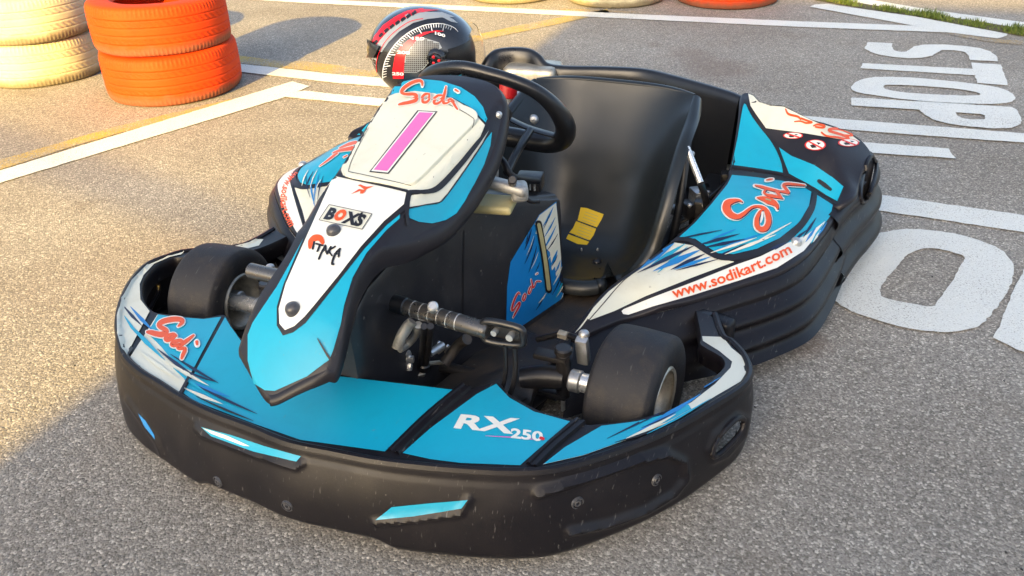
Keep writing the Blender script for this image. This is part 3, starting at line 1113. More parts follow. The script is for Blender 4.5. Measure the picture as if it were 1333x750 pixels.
# console wall on the driver's left runs slightly outward to the rear
rows = []
xs = np.linspace(.235, -.425, 60)
for x in xs:
    k = [np.interp(-x, [-s[0] for s in ST], [s[j] for s in ST]) for j in (1, 2, 3)]
    hgt, wt_, wb_ = k
    r = []
    prof = [(-wb_ - .012, .035), (-wb_, .045), (-wb_ + (wb_ - wt_) * .5, hgt * .5), (-wt_ - .002, hgt - .035), (-wt_ + .006, hgt - .014), (-wt_ + .024, hgt - .002), (-wt_ * .3, hgt + .003), (wt_ * .3, hgt + .003), (wt_ - .024, hgt - .002), (wt_ - .006, hgt - .014), (wt_ + .002, hgt - .035), (wb_ - (wb_ - wt_) * .5, hgt * .5), (wb_, .045), (wb_ + .012, .035)]
    P = cr([(x, a, b) for a, b in prof], 4)
    rows.append(P)
mc.grid(rows, 'console', flip=True)
mc.add(rows[-1], [tuple(range(len(rows[-1])))], 'console')
mc.add(rows[0], [tuple(range(len(rows[0])))[::-1]], 'console')
cb = mc.bvh()
sk = Skin(cb, mc)
S7 = lambda x, y: (630 + x / 3.75, 240 + y / 3.75)
stick = [S7(352, 84), S7(268, 148), S7(235, 205), S7(128, 380), S7(112, 500), S7(108, 665), S7(165, 705), S7(370, 565), S7(398, 520), S7(390, 470), S7(375, 360), S7(362, 200)]
sk.poly(stick, 'blue2', 1.2, jump=.09)
sk.poly([S7(350, 90), S7(270, 150), S7(245, 195), S7(262, 200), S7(250, 240), S7(280, 250), S7(285, 300), S7(320, 330), S7(330, 420), S7(345, 400), S7(350, 450), S7(372, 420), S7(375, 360), S7(362, 200)], 'cream', 2, jump=.09)
for a, b, w, c in [((335, 110), (285, 205), 10, 'blue2'), ((345, 160), (290, 260), 8, 'blue2'), ((350, 200), (280, 330), 10, 'blue2'), ((358, 240), (300, 330), 6, 'navy'), ((320, 135), (288, 215), 4, 'navy'), ((230, 215), (195, 320), 7, 'navy'), ((245, 260), (195, 390), 6, 'navy'), ((255, 300), (215, 430), 6, 'navy'), ((262, 330), (228, 410), 4, 'cream'), ((268, 380), (248, 425), 4, 'navy'),
                   ((355, 320), (320, 400), 14, 'blue2'), ((355, 345), (325, 400), 5, 'navy'), ((370, 370), (340, 440), 9, 'blue2'), ((378, 400), (335, 490), 8, 'cream'), ((385, 420), (330, 540), 6, 'navy'), ((392, 445), (340, 560), 8, 'blue'), ((395, 470), (350, 550), 5, 'cream'), ((396, 500), (372, 562), 6, 'cream'), ((300, 530), (262, 580), 6, 'cream'), ((290, 545), (250, 615), 6, 'navy'), ((360, 280), (300, 380), 5, 'cream'), ((240, 250), (205, 345), 3, 'cream'), ((212, 240), (200, 290), 4, 'ink')]:
    sk.stroke([S7(*a), S7((a[0] + b[0]) / 2 + 3, (a[1] + b[1]) / 2), S7(*b)], [.4, w / 3.75, .3], c, 3 + random.random(), 3, jump=.09)
sk.stroke([S7(262, 190), S7(275, 260), S7(295, 380), S7(312, 515)], [8.5, 8.5, 8.5, 8], 'ink', 5, 3, jump=.09)
sk.stroke([S7(262, 195), S7(276, 260), S7(296, 380), S7(311, 508)], [4.5, 5, 5, 5], 'tankplastic', 6, 3, jump=.09)
sodi(sk, affine([(590, 265), (428, 412), (832, 445)], [S7(165, 527), S7(137, 648), S7(272, 472)]), .098, 5, col='redprint', bw=12)
# vertical mould seam and rivets
sk.stroke([(604, 300), (603, 350), (602, 410)], [1.2, 1.6, 1.6], 'ink', 2, 3)
console = mc.build('centre_console', kart)

mt_ = MB()
# pale tank shoulder and hoses behind the fairing
P = [uk(620, 272, .40), uk(640, 258, .405), uk(662, 262, .395), uk(690, 262, .38)]
mt_.box(uk(642, 266, .41), (.07, .09, .018), 'tankplastic', Matrix.Rotation(.2, 3, 'Z'), .02, 3)
tank = mt_.build('fuel_tank', kart)
mk_ = MB()
a, b = uk(640, 236, .455), uk(680, 250, .45)
mk_.box((a + b) / 2, (.030, .085, .022), 'clampgrey', Matrix.Rotation(.15, 3, 'Z') @ Matrix.Rotation(-.2, 3, 'X'), .012, 3)
mk_.box(uk(676, 249, .44), (.045, .036, .036), 'clampgrey', Matrix.Rotation(.5, 3, 'Z'), .012, 3)
mk_.cyl(uk(667, 238, .465), uk(667, 234, .485), .009, 'ink', 16, bev=.002)
mk_.build('steering_clamp', kart)
mk_ = MB()
mk_.box(uk(640, 224, .445), (.03, .03, .03), 'steel', Matrix.Rotation(.4, 3, 'Z'), .008, 2)
mk_.box(uk(634, 236, .43), (.02, .02, .02), 'rim', None, .004)
mk_.build('clamp_nut', kart)
mk_ = MB()
mk_.cyl(uk(651, 199, .47), uk(658, 222, .44), .004, 'steel', 10)
mk_.build('brake_line', kart)
mh = MB()
mh.tube(cr([uk(648, 205, .47), uk(656, 212, .465), uk(662, 224, .45), uk(672, 232, .43), uk(700, 236, .39)], 6), .008, 'black', 10)
mh.tube(cr([uk(690, 170, .44), uk(672, 200, .42), uk(660, 225, .40)], 5), .010, 'frame', 10)
mh.tube(cr([uk(701, 262, .40), uk(690, 262, .41), uk(683, 255, .42)], 5), .005, 'black', 10)
mh.build('fuel_hose', kart)
mx = MB()
mx.box(uk(690, 236, .37), (.05, .06, .035), 'frame', Matrix.Rotation(.2, 3, 'Z'), .005)
for i in range(3):
    mx.cyl(uk(684 + i * 6, 234 + i, .395), uk(684 + i * 6, 246 + i, .37), .0022, 'chrome', 8)
mx.build('relay_box', kart)

# ---------------- steering wheel (flat-bottomed rim in its own tilted plane)
tl = .977
SC = Vector((-.515, 0, .494))
SU = Vector((math.cos(tl), 0, math.sin(tl)))
SN = Vector((-math.sin(tl), 0, math.cos(tl)))


def onwheel(u, v):
    d = rayk(u, v)
    t = (SC - CAMK).dot(SN) / d.dot(SN)
    return CAMK + d * t


rimpx = [(568, 92), (600, 88), (635, 96), (668, 106), (699, 120), (723, 141), (736, 164), (733, 180), (718, 186), (695, 184), (668, 179), (640, 174), (610, 166), (580, 150), (558, 128), (552, 106)]
rim = resample(cr([onwheel(*p) for p in rimpx], 8, True), 120, True)
rr = [.0255 - .0095 * sstep(-.5, .7, (p - SC).dot(SU) / .16) for p in rim]
ms = MB()
ms.tube(rim, rr, 'bshiny', 18, closed=True)
hub = SC + SN * -.02
for px in ((728, 178), (573, 112), (640, 176)):
    e = onwheel(*px)
    mid = (hub + e) / 2 - SN * .008
    ms.tube(cr([hub, mid, e], 6), [.017] * 13, 'frame', 10, sq=.30)
ms.cyl(hub - SN * .012, hub + SN * .01, .035, 'frame', 24, bev=.004)
ms.dome(hub + SN * .01, SN, .014, .012, 'steel', 16)
rimw = ms.build('steering_wheel', kart)
mcol = MB()
mcol.cyl(hub - SN * .012, hub - SN * .30, .011, 'steel', 14)
mcol.build('steering_column', kart)

# ---------------- seat
SY = .163
prof = [(-.905, .455), (-.895, .43), (-.865, .37), (-.825, .30), (-.785, .22), (-.745, .14), (-.70, .088), (-.64, .066), (-.57, .064), (-.50, .072), (-.465, .082)]
C = resample(cr([(a, 0, b) for a, b in prof], 8), 48)
EL = [uky(903, 124, .385), uky(893, 155, .390), uky(881, 190, .394), uky(866, 240, .392), uky(853, 285, .384), uky(842, 318, .372), uky(826, 343, .352), uk(806, 357, .092), uk(782, 363, .082)]
EL = resample(cr(EL, 8), 48)
ms = MB()
rows = []
for i, p in enumerate(C):
    e = EL[i]
    s_ = i / 47
    row = []
    for j in range(41):
        u = -1 + 2 * j / 40
        k = abs(u)
        lat = (e.y - SY) * (k ** (.95 - .2 * s_)) * (1 if u > 0 else -1)
        q = k ** 3.2
        row.append(Vector((p.x + (e.x - p.x) * q, SY + lat, p.z + (e.z - p.z) * q)))
    rows.append(row)
ms.grid(rows, 'seat')


def lip(edge, inner, wd):
    """rolled edge: goes on outward from the shell and turns back under itself"""
    n = len(edge)
    out = []
    for i in range(n):
        t = (edge[min(i + 1, n - 1)] - edge[max(i - 1, 0)]).normalized()
        o = (edge[i] - inner[i]).normalized()
        o = (o - t * o.dot(t)).normalized()
        nn = t.cross(o)
        c = CAMK - edge[i]
        if nn.dot(c) < 0:
            nn = -nn
        w_ = wd[0] + (wd[1] - wd[0]) * i / (n - 1)
        flat = (o - nn * .9).normalized()
        out.append([edge[i], edge[i] + o * w_ * .18 + nn * w_ * .08, edge[i] + (o * .35 + nn * .05) * w_, edge[i] + (o * .65 - nn * .15) * w_, edge[i] + (o * .85 - nn * .45) * w_, edge[i] + (o * .9 - nn * .8) * w_, edge[i] + (o * .8 - nn * 1.2) * w_])
    return out


L_ = lip([r_[-1] for r_ in rows], [r_[-3] for r_ in rows], (.022, .028))
ms.grid(L_, 'seat')
L2_ = lip([r_[0] for r_ in rows], [r_[2] for r_ in rows], (.022, .028))
ms.grid(L2_, 'seat', flip=True)
ms.grid(lip(rows[0], rows[2], (.014, .014)), 'seat', flip=True)
ms.grid(lip(rows[-1], rows[-3], (.028, .028)), 'seat')
# corner fillers
for e_ in (rows[-1][0], rows[-1][-1]):
    ms.lathe([(0, .010), (.010, .008), (.018, .001), (.022, -.010), (.018, -.022), (0, -.024)], 'seat', e_ + Vector((.004, 0, -.008)), (.1, 0, 1), 20)
seat_bvh = ms.bvh()
seat = ms.build('seat', kart, angle=60)
ml = MB()
sk = Skin(seat_bvh, ml)
sk.poly([(756, 270), (764, 271), (786, 279), (783, 286), (777, 296), (752, 287)], 'yellow', 1)
sk.poly([(750, 288), (776, 298), (773, 306), (768, 313), (744, 304), (741, 303), (746, 297)], 'yellow', 1)
sk.poly([(740, 305), (767, 315), (764, 319), (752, 318), (737, 311)], 'yellow', 1)
for i in range(9):
    y = 276 + i * 3.6
    sk.stroke([(762 - i * 1.6, y + (2 if i > 3 else 0)), (779 - i * 1.6, y + 6 + (2 if i > 3 else 0))], [.5, .5], 'tankplastic', 2, 2)
ml.build('warning_label', seat)
mg = MB()
for px in ((695, 155),):
    hh = Skin(seat_bvh, mg).hit(px, 0)
    if hh:
        mg = MB()
        mg.dome(hh + Vector((.004, 0, 0)), Vector((1, 0, .3)).normalized(), .014, .008, 'steel', 16)
        mg.build('bolt', seat)
for px in ((777, 341), (757, 326), (778, 326)):
    hh = Skin(seat_bvh, mg).hit(px, 0)
    if hh:
        mg = MB()
        mg.dome(hh + Vector((0, 0, .002)), Vector((.1, 0, 1)).normalized(), .012 if px[0] == 777 and px[1] > 330 else .003, .006, 'frame' if px[1] > 330 else 'steel', 16)
        mg.build('bolt', seat)
for f_ in ():
    pass

# seat bracket, stay and rear machinery on the driver's left
mb_ = MB()
mb_.tube(cr([Vector((-.80, .395, .40)), Vector((-.76, .405, .36)), Vector((-.70, .41, .22)), Vector((-.66, .40, .09)), Vector((-.64, .38, .05))], 8), .011, 'bshiny', 10, sq=.4)
mb_.dome(Vector((-.78, .415, .33)), Vector((.4, .9, .2)).normalized(), .008, .006, 'steel', 12)
mb_.build('seat_bracket', kart)
mb_ = MB()
mb_.cyl(uky(894, 192, .42), uky(912, 238, .47), .008, 'chrome', 14)
mb_.tube(cr([uky(912, 238, .47), uky(919, 262, .48), uky(921, 290, .48)], 5), .009, 'frame', 12)
mb_.build('rear_stay', kart)

# ---------------- side pods
def lefty(x, y):
    """the driver's right side tucks in towards the tail"""
    return y * (1 - .26 * sstep(-.45, -1.0, x)) if y < 0 else y


zrear = lambda x, y: .25
ctl = [((748, 434), .135), ((765, 412), .158), ((790, 377), .178), ((830, 349), .20), ((868, 320), .215), ((905, 290), .245), ((950, 232), .285), ((953, 222), .288), ((1020, 229), .270), ((1085, 266), .235),
       ((810, 404), .160), ((850, 385), .185), ((905, 362), .203), ((957, 338), .222), ((1010, 308), .235), ((1045, 275), .248), ((1060, 252), .255),
       ((815, 411), .150), ((850, 401), .165), ((900, 388), .178), ((960, 369), .192), ((1010, 352), .200), ((1045, 331), .205), ((1068, 303), .212), ((1082, 282), .222), ((1035, 317), .216), ((990, 250), .278), ((930, 310), .243), ((880, 340), .215)]
zpod = tps([tuple(uk(p[0][0], p[0][1], p[1])) for p in ctl])
podpx = [(746, 437), (757, 419), (771, 399), (790, 378), (812, 361), (838, 344), (862, 325), (884, 306), (904, 288), (925, 264), (946, 238), (951, 228), (953, 221), (985, 225), (1021, 230), (1040, 236), (1065, 251), (1087, 266), (1084, 282), (1069, 304), (1047, 330), (1012, 352), (960, 369), (900, 388), (850, 401), (813, 412), (785, 422), (760, 434)]
pk = [solve_z(p, zpod, .5) for p in podpx]
pod_ol = [(p.x, p.y) for p in cr([(p.x, p.y, 0) for p in pk], 4, True)]
mpod = MB()
panel(mpod, pod_ol, zpod, .016, [(.003, .0015), (.005, .005), (.005, .014)], 'blackfair')
# lower wall with three moulded ribs; top edge follows the outer side of the lid
epx = [(746, 437), (785, 422), (813, 412), (850, 401), (900, 388), (960, 369), (1012, 352), (1047, 330), (1069, 304), (1084, 282), (1088, 266)]
ek = [solve_z(p, zpod, .5) for p in epx]
Ecur = resample(cr(ek, 8), 110)
Bk = [Vector((.02, .36, 0)), Vector((-.10, .46, 0)), Vector((-.20, .555, 0)), Vector((-.30, .66, 0)), Vector((-.361, .712, 0)), Vector((-.472, .780, 0)), Vector((-.61, .806, 0)), Vector((-.719, .815, 0)), Vector((-.80, .82, 0))]
Bcur = resample(cr(Bk, 10), 110)


def wallrows(E, B, zb, ribs, nr=30, amp=.009):
    rows = []
    for i, (e, b) in enumerate(zip(E, B)):
        o = Vector((b.x - e.x, b.y - e.y, 0))
        n = Vector((0, 1, 0)) if i < 2 else Vector((-(E[i].y - E[i - 2].y), (E[i].x - E[i - 2].x), 0)).normalized()
        if n.y < 0:
            n = -n
        row = []
        fade = sstep(.25, .42, i / len(E))
        for k in range(nr + 1):
            s = k / nr
            out = o * (s ** .75)
            z = e.z - .012 + (zb - e.z + .012) * s
            rb = amp * math.sin(2 * math.pi * (ribs * s + .1)) * sstep(.12, .25, s) * fade
            row.append(Vector((e.x + out.x, e.y + out.y, z)) + n * (rb + .006))
        rows.append(row)
    return rows


mpod.grid(wallrows(Ecur, Bcur, .042, 3.0), 'black', flip=True)
lower_bvh = mpod.bvh()
mleft = mpod.mirror()
mleft.v = [(x, lefty(x, y) * (1 - .09 * sstep(.17, .08, z)), z) for x, y, z in mleft.v]
mleft_bvh = mleft.bvh()
for side in (0, 1):
    tgt = mpod if side == 0 else mleft
    tmp = MB()
    sk = Skin(lower_bvh, tmp)
    lid_in = [(748, 434), (760, 419), (773, 400), (792, 380), (814, 363), (840, 345), (864, 326), (878, 316)]
    # white flank in front of the lid
    sk.poly(lid_in + [(903, 320), (918, 330), (940, 338), (956, 341), (900, 362), (840, 386), (800, 405), (768, 417), (765, 415), (756, 427)], 'cream', 1)
    # lid: blue upper field
    sk.poly([(883, 310), (905, 290), (926, 266), (947, 240), (953, 228), (985, 231), (1020, 236), (1045, 243), (1056, 250), (1053, 268), (1040, 290), (1015, 310), (985, 324), (955, 331), (935, 330), (915, 318), (905, 311)], 'blue', 1)
    # blue field between lid joint and outer strip
    sk.poly([(1062, 253), (1084, 267), (1081, 281), (1070, 296), (1052, 312), (1030, 318), (1012, 322), (1040, 300), (1056, 276)], 'blue', 1)
    # outer white strip
    sk.poly([(811, 409), (809, 405), (815, 400), (850, 387), (900, 368), (958, 345), (990, 334), (1022, 318), (1050, 306), (1074, 288), (1066, 303), (1046, 327), (1011, 349), (960, 366), (900, 385), (850, 399), (818, 410)], 'white', 1.6)
    if side == 0:
        # brush streaks, flank and lid
        for a, b, w, c in [((878, 317), (833, 351), 9, 'blue2'), ((892, 318), (845, 348), 7, 'blue'), ((905, 320), (830, 356), 6, 'navy'), ((912, 326), (850, 354), 9, 'blue2'), ((918, 331), (873, 352), 6, 'navy'), ((925, 335), (877, 352), 5, 'blue2'), ((868, 325), (828, 354), 4, 'navy'), ((935, 338), (880, 353), 3, 'navy'), ((895, 322), (856, 356), 5, 'blue'), ((900, 331), (848, 357), 4, 'cream'),
                           ((963, 305), (905, 321), 5, 'navy'), ((970, 312), (912, 324), 5, 'navy'), ((985, 310), (925, 330), 4, 'cream'), ((995, 312), (935, 333), 6, 'navy'), ((1010, 306), (943, 332), 5, 'cream'), ((940, 300), (880, 312), 3, 'navy'), ((1000, 302), (930, 326), 3, 'blue2'), ((1030, 290), (980, 318), 3, 'cream'), ((958, 299), (925, 313), 3, 'blue2')]:
            sk.stroke([a, ((a[0] + b[0]) / 2, (a[1] + b[1]) / 2), b], [.5, w * .9, .4], c, 2.4 + random.random(), 3)
        for a, b, w, c in [((1025, 316), (1000, 326), 5, 'navy'), ((1036, 306), (1008, 326), 5, 'navy'), ((1050, 300), (1032, 314), 4, 'navy'), ((1062, 284), (1045, 310), 4, 'navy'), ((1071, 292), (1055, 318), 4, 'blue'), ((1062, 296), (1048, 316), 4, 'blue2'), ((1076, 290), (1064, 308), 3, 'blue2'), ((1056, 305), (1040, 322), 4, 'cream'), ((1068, 300), (1058, 316), 3, 'cream')]:
            sk.stroke([a, ((a[0] + b[0]) / 2, (a[1] + b[1]) / 2), b], [.5, w * .9, .4], c, 2.8 + random.random(), 3)
        # lettering
        sk.text('www.sodikart.com', on_path([(876.5, 389), (931, 372.5), (980, 354.5), (1031, 329.5)], 19.5), 'orange', 4, .02, 0, 5)
        G = lambda x, y: (935 + x / 8.824, 225 + y / 8.824)
        PW = [([(272, 348), (235, 328), (170, 335), (105, 365), (95, 430), (140, 492), (220, 518), (290, 482), (370, 418), (440, 396), (520, 420), (560, 480), (572, 570), (540, 645), (480, 660), (440, 620), (440, 540), (470, 470), (505, 430)], [14, 26, 50, 84, 92, 78, 56, 42, 30, 26, 46, 58, 62, 62, 58, 56, 50, 36, 14]),
              ([(440, 300), (500, 308), (570, 330), (640, 362), (668, 400), (672, 432)], [12, 52, 84, 62, 38, 14]),
              ([(415, 158), (480, 172), (560, 195), (640, 215), (700, 228)], [14, 30, 34, 32, 26]),
              ([(545, 205), (520, 240), (560, 268), (640, 284), (735, 308)], [20, 26, 26, 40, 12]),
              ([(650, 222), (690, 262), (720, 296)], [20, 34, 12]),
              ([(690, 226), (745, 232), (800, 244), (775, 205), (745, 158), (790, 142), (880, 148), (985, 158)], [18, 30, 26, 34, 36, 34, 30, 18]),
              ([(545, 100), (585, 92), (625, 86)], [14, 24, 10])]
        for k, (pts, ws) in enumerate(PW):
            q = [G(*p) for p in pts]
            sk.stroke(q, [(w + 30) / 8.824 for w in ws], 'white', 4 + k * .1, 4)
        for k, (pts, ws) in enumerate(PW[:6]):
            q = [G(p[0] + 11, p[1] + 8) for p in pts]
            sk.stroke(q, [w * .95 / 8.824 for w in ws], 'navy', 5 + k * .1, 4)
        for k, (pts, ws) in enumerate(PW):
            q = [G(*p) for p in pts]
            sk.stroke(q, [w / 8.824 for w in ws], 'orange', 6 + k * .1, 4)
        sk.stroke([G(545, 318), G(600, 334)], [2.2, 1.6], 'tankplastic', 7.2, 2)
        sk.stroke([G(590, 242), G(640, 262)], [2.4, 1.6], 'white', 7.2, 2)
        sk.stroke([G(500, 470), G(495, 530), G(480, 590)], [2.4, 3.2, 1.4], 'white', 7.2, 3)
    # lid joint, flank joint
    sk.stroke([(872, 315), (885, 312), (900, 314), (914, 324), (935, 335), (957, 336), (985, 330), (1015, 316), (1040, 296), (1056, 272), (1061, 250)], [3, 5, 6, 7, 7, 7, 8, 9, 9, 8, 5], 'ink', 3.4, 5)
    sk.stroke([(765, 419), (800, 406.5), (850, 386), (900, 367), (957, 344), (975, 336)], [1, 1.6, 2.2, 2.6, 2.6, 2], 'ink', 2.2, 4)
    sk.stroke([(870, 322), (838, 347), (812, 366), (786, 395), (765, 419)], [1.0, 1.2], 'ink', 2.6, 5)
    if side == 1:
        tmp = tmp.mirror()
        tmp.v = [(x, lefty(x, y), z) for x, y, z in tmp.v]
    for nm in tmp.mats:
        tgt.mi(nm)
    off = len(tgt.v)
    tgt.v += tmp.v
    tgt.f += [tuple(k + off for k in f) for f in tmp.f]
    tgt.m += [tgt.mats.index(tmp.mats[k]) for k in tmp.m]
# left pod lettering and streaks
sk = Skin(mleft_bvh, mleft)
sk.text('www.sodikart.com', on_path([(384, 222), (372, 236), (367, 250), (366, 263), (369, 277), (378, 296)], 12.5), 'orange', 4, .02, 0, 4)
Q5 = lambda x, y: (340 + x / 4.69, 160 + y / 4.69)
for a, b, w, c in [((290, 290), (250, 390), 8, 'cream'), ((320, 300), (275, 400), 8, 'navy'), ((345, 290), (300, 400), 6, 'cream'), ((355, 310), (320, 500), 9, 'blue2'), ((380, 330), (345, 480), 7, 'navy'), ((300, 330), (330, 520), 10, 'blue2'), ((275, 330), (300, 460), 6, 'navy'), ((365, 350), (335, 420), 5, 'cream')]:
    sk.stroke([Q5(*a), Q5((a[0] + b[0]) / 2 - 6, (a[1] + b[1]) / 2), Q5(*b)], [.5, w / 4.69, .4], c, 3.6 + random.random(), 3)
for pts, ws in [([(358, 270), (400, 240), (445, 205), (470, 190)], [4, 10, 14, 6]), ([(440, 190), (480, 175), (560, 160)], [8, 16, 26]), ([(480, 160), (540, 135), (580, 125)], [8, 20, 20]), ([(555, 100), (590, 80), (615, 60)], [10, 26, 16]), ([(505, 215), (525, 205)], [8, 8])]:
    q = [Q5(*p) for p in pts]
    sk.stroke(q, [(w + 8) / 4.69 for w in ws], 'white', 4.5, 3)
    sk.stroke(q, [w / 4.69 for w in ws], 'orange', 5.5, 3)
hb = Skin(lower_bvh, mpod).hit((1036, 316), 2)
mpod.dome(hb, Vector((-.05, .25, 1)).normalized(), .0135, .012, 'steel', 20)
mleft.dome(Vector((hb.x, lefty(hb.x, -hb.y), hb.z)), Vector((-.05, -.25, 1)).normalized(), .0135, .012, 'steel', 20)
pr = mpod.build('side_pod', kart)
pl = mleft.build('side_pod', kart)
tag(pr, 'side pod on the driver\'s left, near the painted letters')
tag(pl, 'side pod on the driver\'s right, lit by warm sun')

# front end block of each pod, where the bumper tail is bolted on
for sgn in (1, -1):
    mm_ = MB()
    mm_.box((-.31, (.60 if sgn > 0 else .57) * sgn, .108 if sgn > 0 else .095), (.045, .075 if sgn > 0 else .05, .09), 'black', Matrix.Rotation(-.3 * sgn, 3, 'Z'), .014, 3)
    mm_.box((-.30, (.575 if sgn > 0 else .55) * sgn, .152 if sgn > 0 else .13), (.03, .03, .02), 'frame', Matrix.Rotation(-.3 * sgn, 3, 'Z'), .006, 2)
    mm_.tube([(-.26, .50 * sgn, .10), (-.30, .60 * sgn, .10)], .012, 'steel', 12)
    mm_.build('bumper_bracket', kart)

# ---------------- rear body: wraps the rear wheels, closes the tail
rc = [((967, 124), .405), ((955, 216), .295), ((1020, 226), .275), ((1010, 178), .335), ((1045, 210), .300), ((1087, 262), .238), ((1038, 148), .385), ((1064, 159), .372), ((1090, 168), .352), ((1112, 178), .335), ((1130, 195), .305), ((1120, 215), .29), ((1100, 235), .275), ((1095, 258), .25), ((1075, 200), .325), ((1003, 139), .40), ((985, 170), .35), ((970, 180), .34), ((1115, 240), .26)]
zrb = tps([tuple(uk(p[0][0], p[0][1], p[1])) for p in rc])
rpx = [(966, 125), (972, 121), (981, 124), (988, 132), (1003, 137), (1020, 138), (1040, 148), (1064, 158), (1090, 166), (1110, 175), (1123, 185), (1132, 198), (1131, 207), (1122, 218), (1116, 235), (1113, 252), (1100, 262), (1089, 266), (1065, 250), (1040, 236), (1021, 229), (985, 224), (954, 220), (954, 214), (959, 185), (964, 150)]
rk = [solve_z(p, zrb, .5) for p in rpx]
rol = [(p.x, p.y) for p in cr([(p.x, p.y, 0) for p in rk], 4, True)]
mrb = MB()
panel(mrb, rol, zrb, .016, [(.003, .0015), (.006, .006), (.006, .014)], 'blackfair')
qb = mrb.bvh()
# outer wall of the rear corner, with ribs, bulging bar around the wheel opening
e2 = [solve_z(p, zrb, .5) for p in [(1088, 266), (1100, 262), (1113, 252), (1116, 235), (1122, 218), (1131, 207), (1132, 198)]]
E2 = [Vector((-.755, .775, .225)), Vector((-.85, .80, .235)), Vector((-.95, .83, .235)), Vector((-1.05, .85, .235)), Vector((-1.14, .84, .24)), Vector((-1.20, .79, .26)), Vector((-1.235, .70, .28)), Vector((-1.25, .55, .30)), Vector((-1.26, .40, .30)), Vector((-1.27, .2, .30)), Vector((-1.275, 0, .30))]
B2 = [Vector((-.735, .83, 0)), Vector((-.853, .850, 0)), Vector((-.95, .872, 0)), Vector((-1.06, .890, 0)), Vector((-1.17, .880, 0)), Vector((-1.25, .82, 0)), Vector((-1.30, .71, 0)), Vector((-1.32, .55, 0)), Vector((-1.33, .40, 0)), Vector((-1.335, .2, 0)), Vector((-1.34, 0, 0))]
E2c = resample(cr(E2, 10), 110)
B2c = resample(cr(B2, 10), 110)
rows = []
for i, (e, b) in enumerate(zip(E2c, B2c)):
    t = (B2c[min(i + 1, 109)] - B2c[max(i - 1, 0)]).normalized()
    n = Vector((t.y, -t.x, 0))
    if n.dot(b - Vector((-.9, 0, 0))) < 0:
        n = -n
    row = []
    # inner return behind the bar, then the bar, then the ribbed wall
    row += [Vector((e.x, e.y, e.z - .03)) - n * .05, Vector((e.x, e.y, e.z - .004)) - n * .042, Vector((e.x, e.y, e.z + .004)) - n * .022]
    for k in range(31):
        s = k / 30
        q = Vector((e.x, e.y, 0)).lerp(Vector((b.x, b.y, 0)), s ** .7)
        z = e.z + (.045 - e.z) * s
        q += n * (.010 * math.sin(2 * math.pi * (2.6 * s + .02)))
        q.z = z
        row.append(q)
    rows.append(row)
mrb.grid(rows, 'black')
mrb.grid([[Vector((q.x, -q.y, q.z)) for q in r] for r in rows], 'black', flip=True)
# top shell mirrored to the other corner
mir = MB()
panel(mir, rol, zrb, .02, [(.003, .0015), (.006, .006), (.006, .014)], 'blackfair')
mir = mir.mirror()
mrb.add(mir.v, mir.f, 'blackfair')
allb = mrb.bvh()
hole = [(1137, 203), (1141, 214), (1139, 232), (1132, 251), (1124, 264), (1120, 256), (1121, 240), (1126, 220), (1131, 207)]
kf, km = [], []
for f, m_ in zip(mrb.f, mrb.m):
    c = sum((Vector(mrb.v[k]) for k in f), Vector()) / len(f)
    if c.y > .6 and inside(projk(c), hole):
        continue
    kf.append(f)
    km.append(m_)
mrb.f, mrb.m = kf, km
lp = [Skin(allb, mrb).hit((p.x, p.y), 0) for p in cr([(a, b, 0) for a, b in hole], 5, True)]
lp = [q for q in lp if q is not None]
mrb.tube(lp, .006, 'black', 8, closed=True)
sk = Skin(qb, mrb)
A5 = lambda x, y: (840 + x / 5.358, 80 + y / 5.358)
for mrr in (False, 'only'):
    sk.poly([A5(690, 295), A5(712, 305), A5(745, 370), A5(800, 450), A5(860, 520), A5(915, 600), A5(945, 670), A5(965, 745), A5(962, 780), A5(900, 770), A5(750, 745), A5(605, 722), A5(612, 690), A5(640, 550), A5(660, 430), A5(680, 320)], 'blue', 1, mirror=mrr)
    sk.poly([(974, 122), (981, 125), (988, 133), (1003, 138), (1020, 139), (1040, 149), (1064, 160), (1090, 168), (1108, 176), (1120, 185), (1090, 181), (1050, 174), (1020, 170), (997, 167), (985, 150), (977, 138)], 'cream', 1, mirror=mrr)
    sk.poly([(1014, 192), (1030, 203), (1060, 215), (1085, 232), (1098, 243), (1090, 262), (1066, 249), (1043, 235), (1027, 226), (1020, 208)], 'blue', 1, mirror=mrr)
B5 = lambda x, y: (960 + x / 5.358, 100 + y / 5.358)
for pts, w in [([(335, 228), (355, 262), (420, 280), (440, 300)], 3), ([(395, 315), (440, 312), (480, 325), (520, 320), (490, 310), (440, 290), (470, 300)], 2.6), ([(530, 345), (560, 335), (605, 345), (590, 358), (545, 352)], 3), ([(585, 390), (620, 415), (700, 425), (760, 440), (770, 428), (720, 405), (640, 380), (650, 366), (720, 370), (800, 400), (790, 412), (740, 410)], 3.4)]:
    sk.stroke([B5(*p) for p in pts], [w * .6, w, w, w * .7], 'orange', 2.2 + random.random() * .4, 4)
for (cx, cy, rx, ry) in ((388, 412, 70, 22), (543, 478, 74, 38), (773, 462, 74, 27)):
    el = lambda f: [B5(cx + rx * f * math.cos(a), cy + ry * f * math.sin(a)) for a in [2 * math.pi * k / 24 for k in range(24)]]
    sk.poly(el(1.0), 'redprint', 2, step=5)
    sk.poly(el(.86), 'white', 2.7, step=5)
    sk.poly([B5(cx - rx * .5, cy + ry * .1), B5(cx - rx * .1, cy - ry * .2), B5(cx + rx * .15, cy + ry * .5), B5(cx - rx * .3, cy + ry * .6)], 'ink', 3.2, step=4)
    sk.poly([B5(cx + rx * .1, cy - ry * .5), B5(cx + rx * .55, cy - ry * .35), B5(cx + rx * .3, cy)], 'navy', 3.2, step=4)
    sk.stroke([B5(cx - rx * .6, cy - ry * .6), B5(cx + rx * .6, cy + ry * .6)], [1.8, 1.8], 'redprint', 3.8, 4)
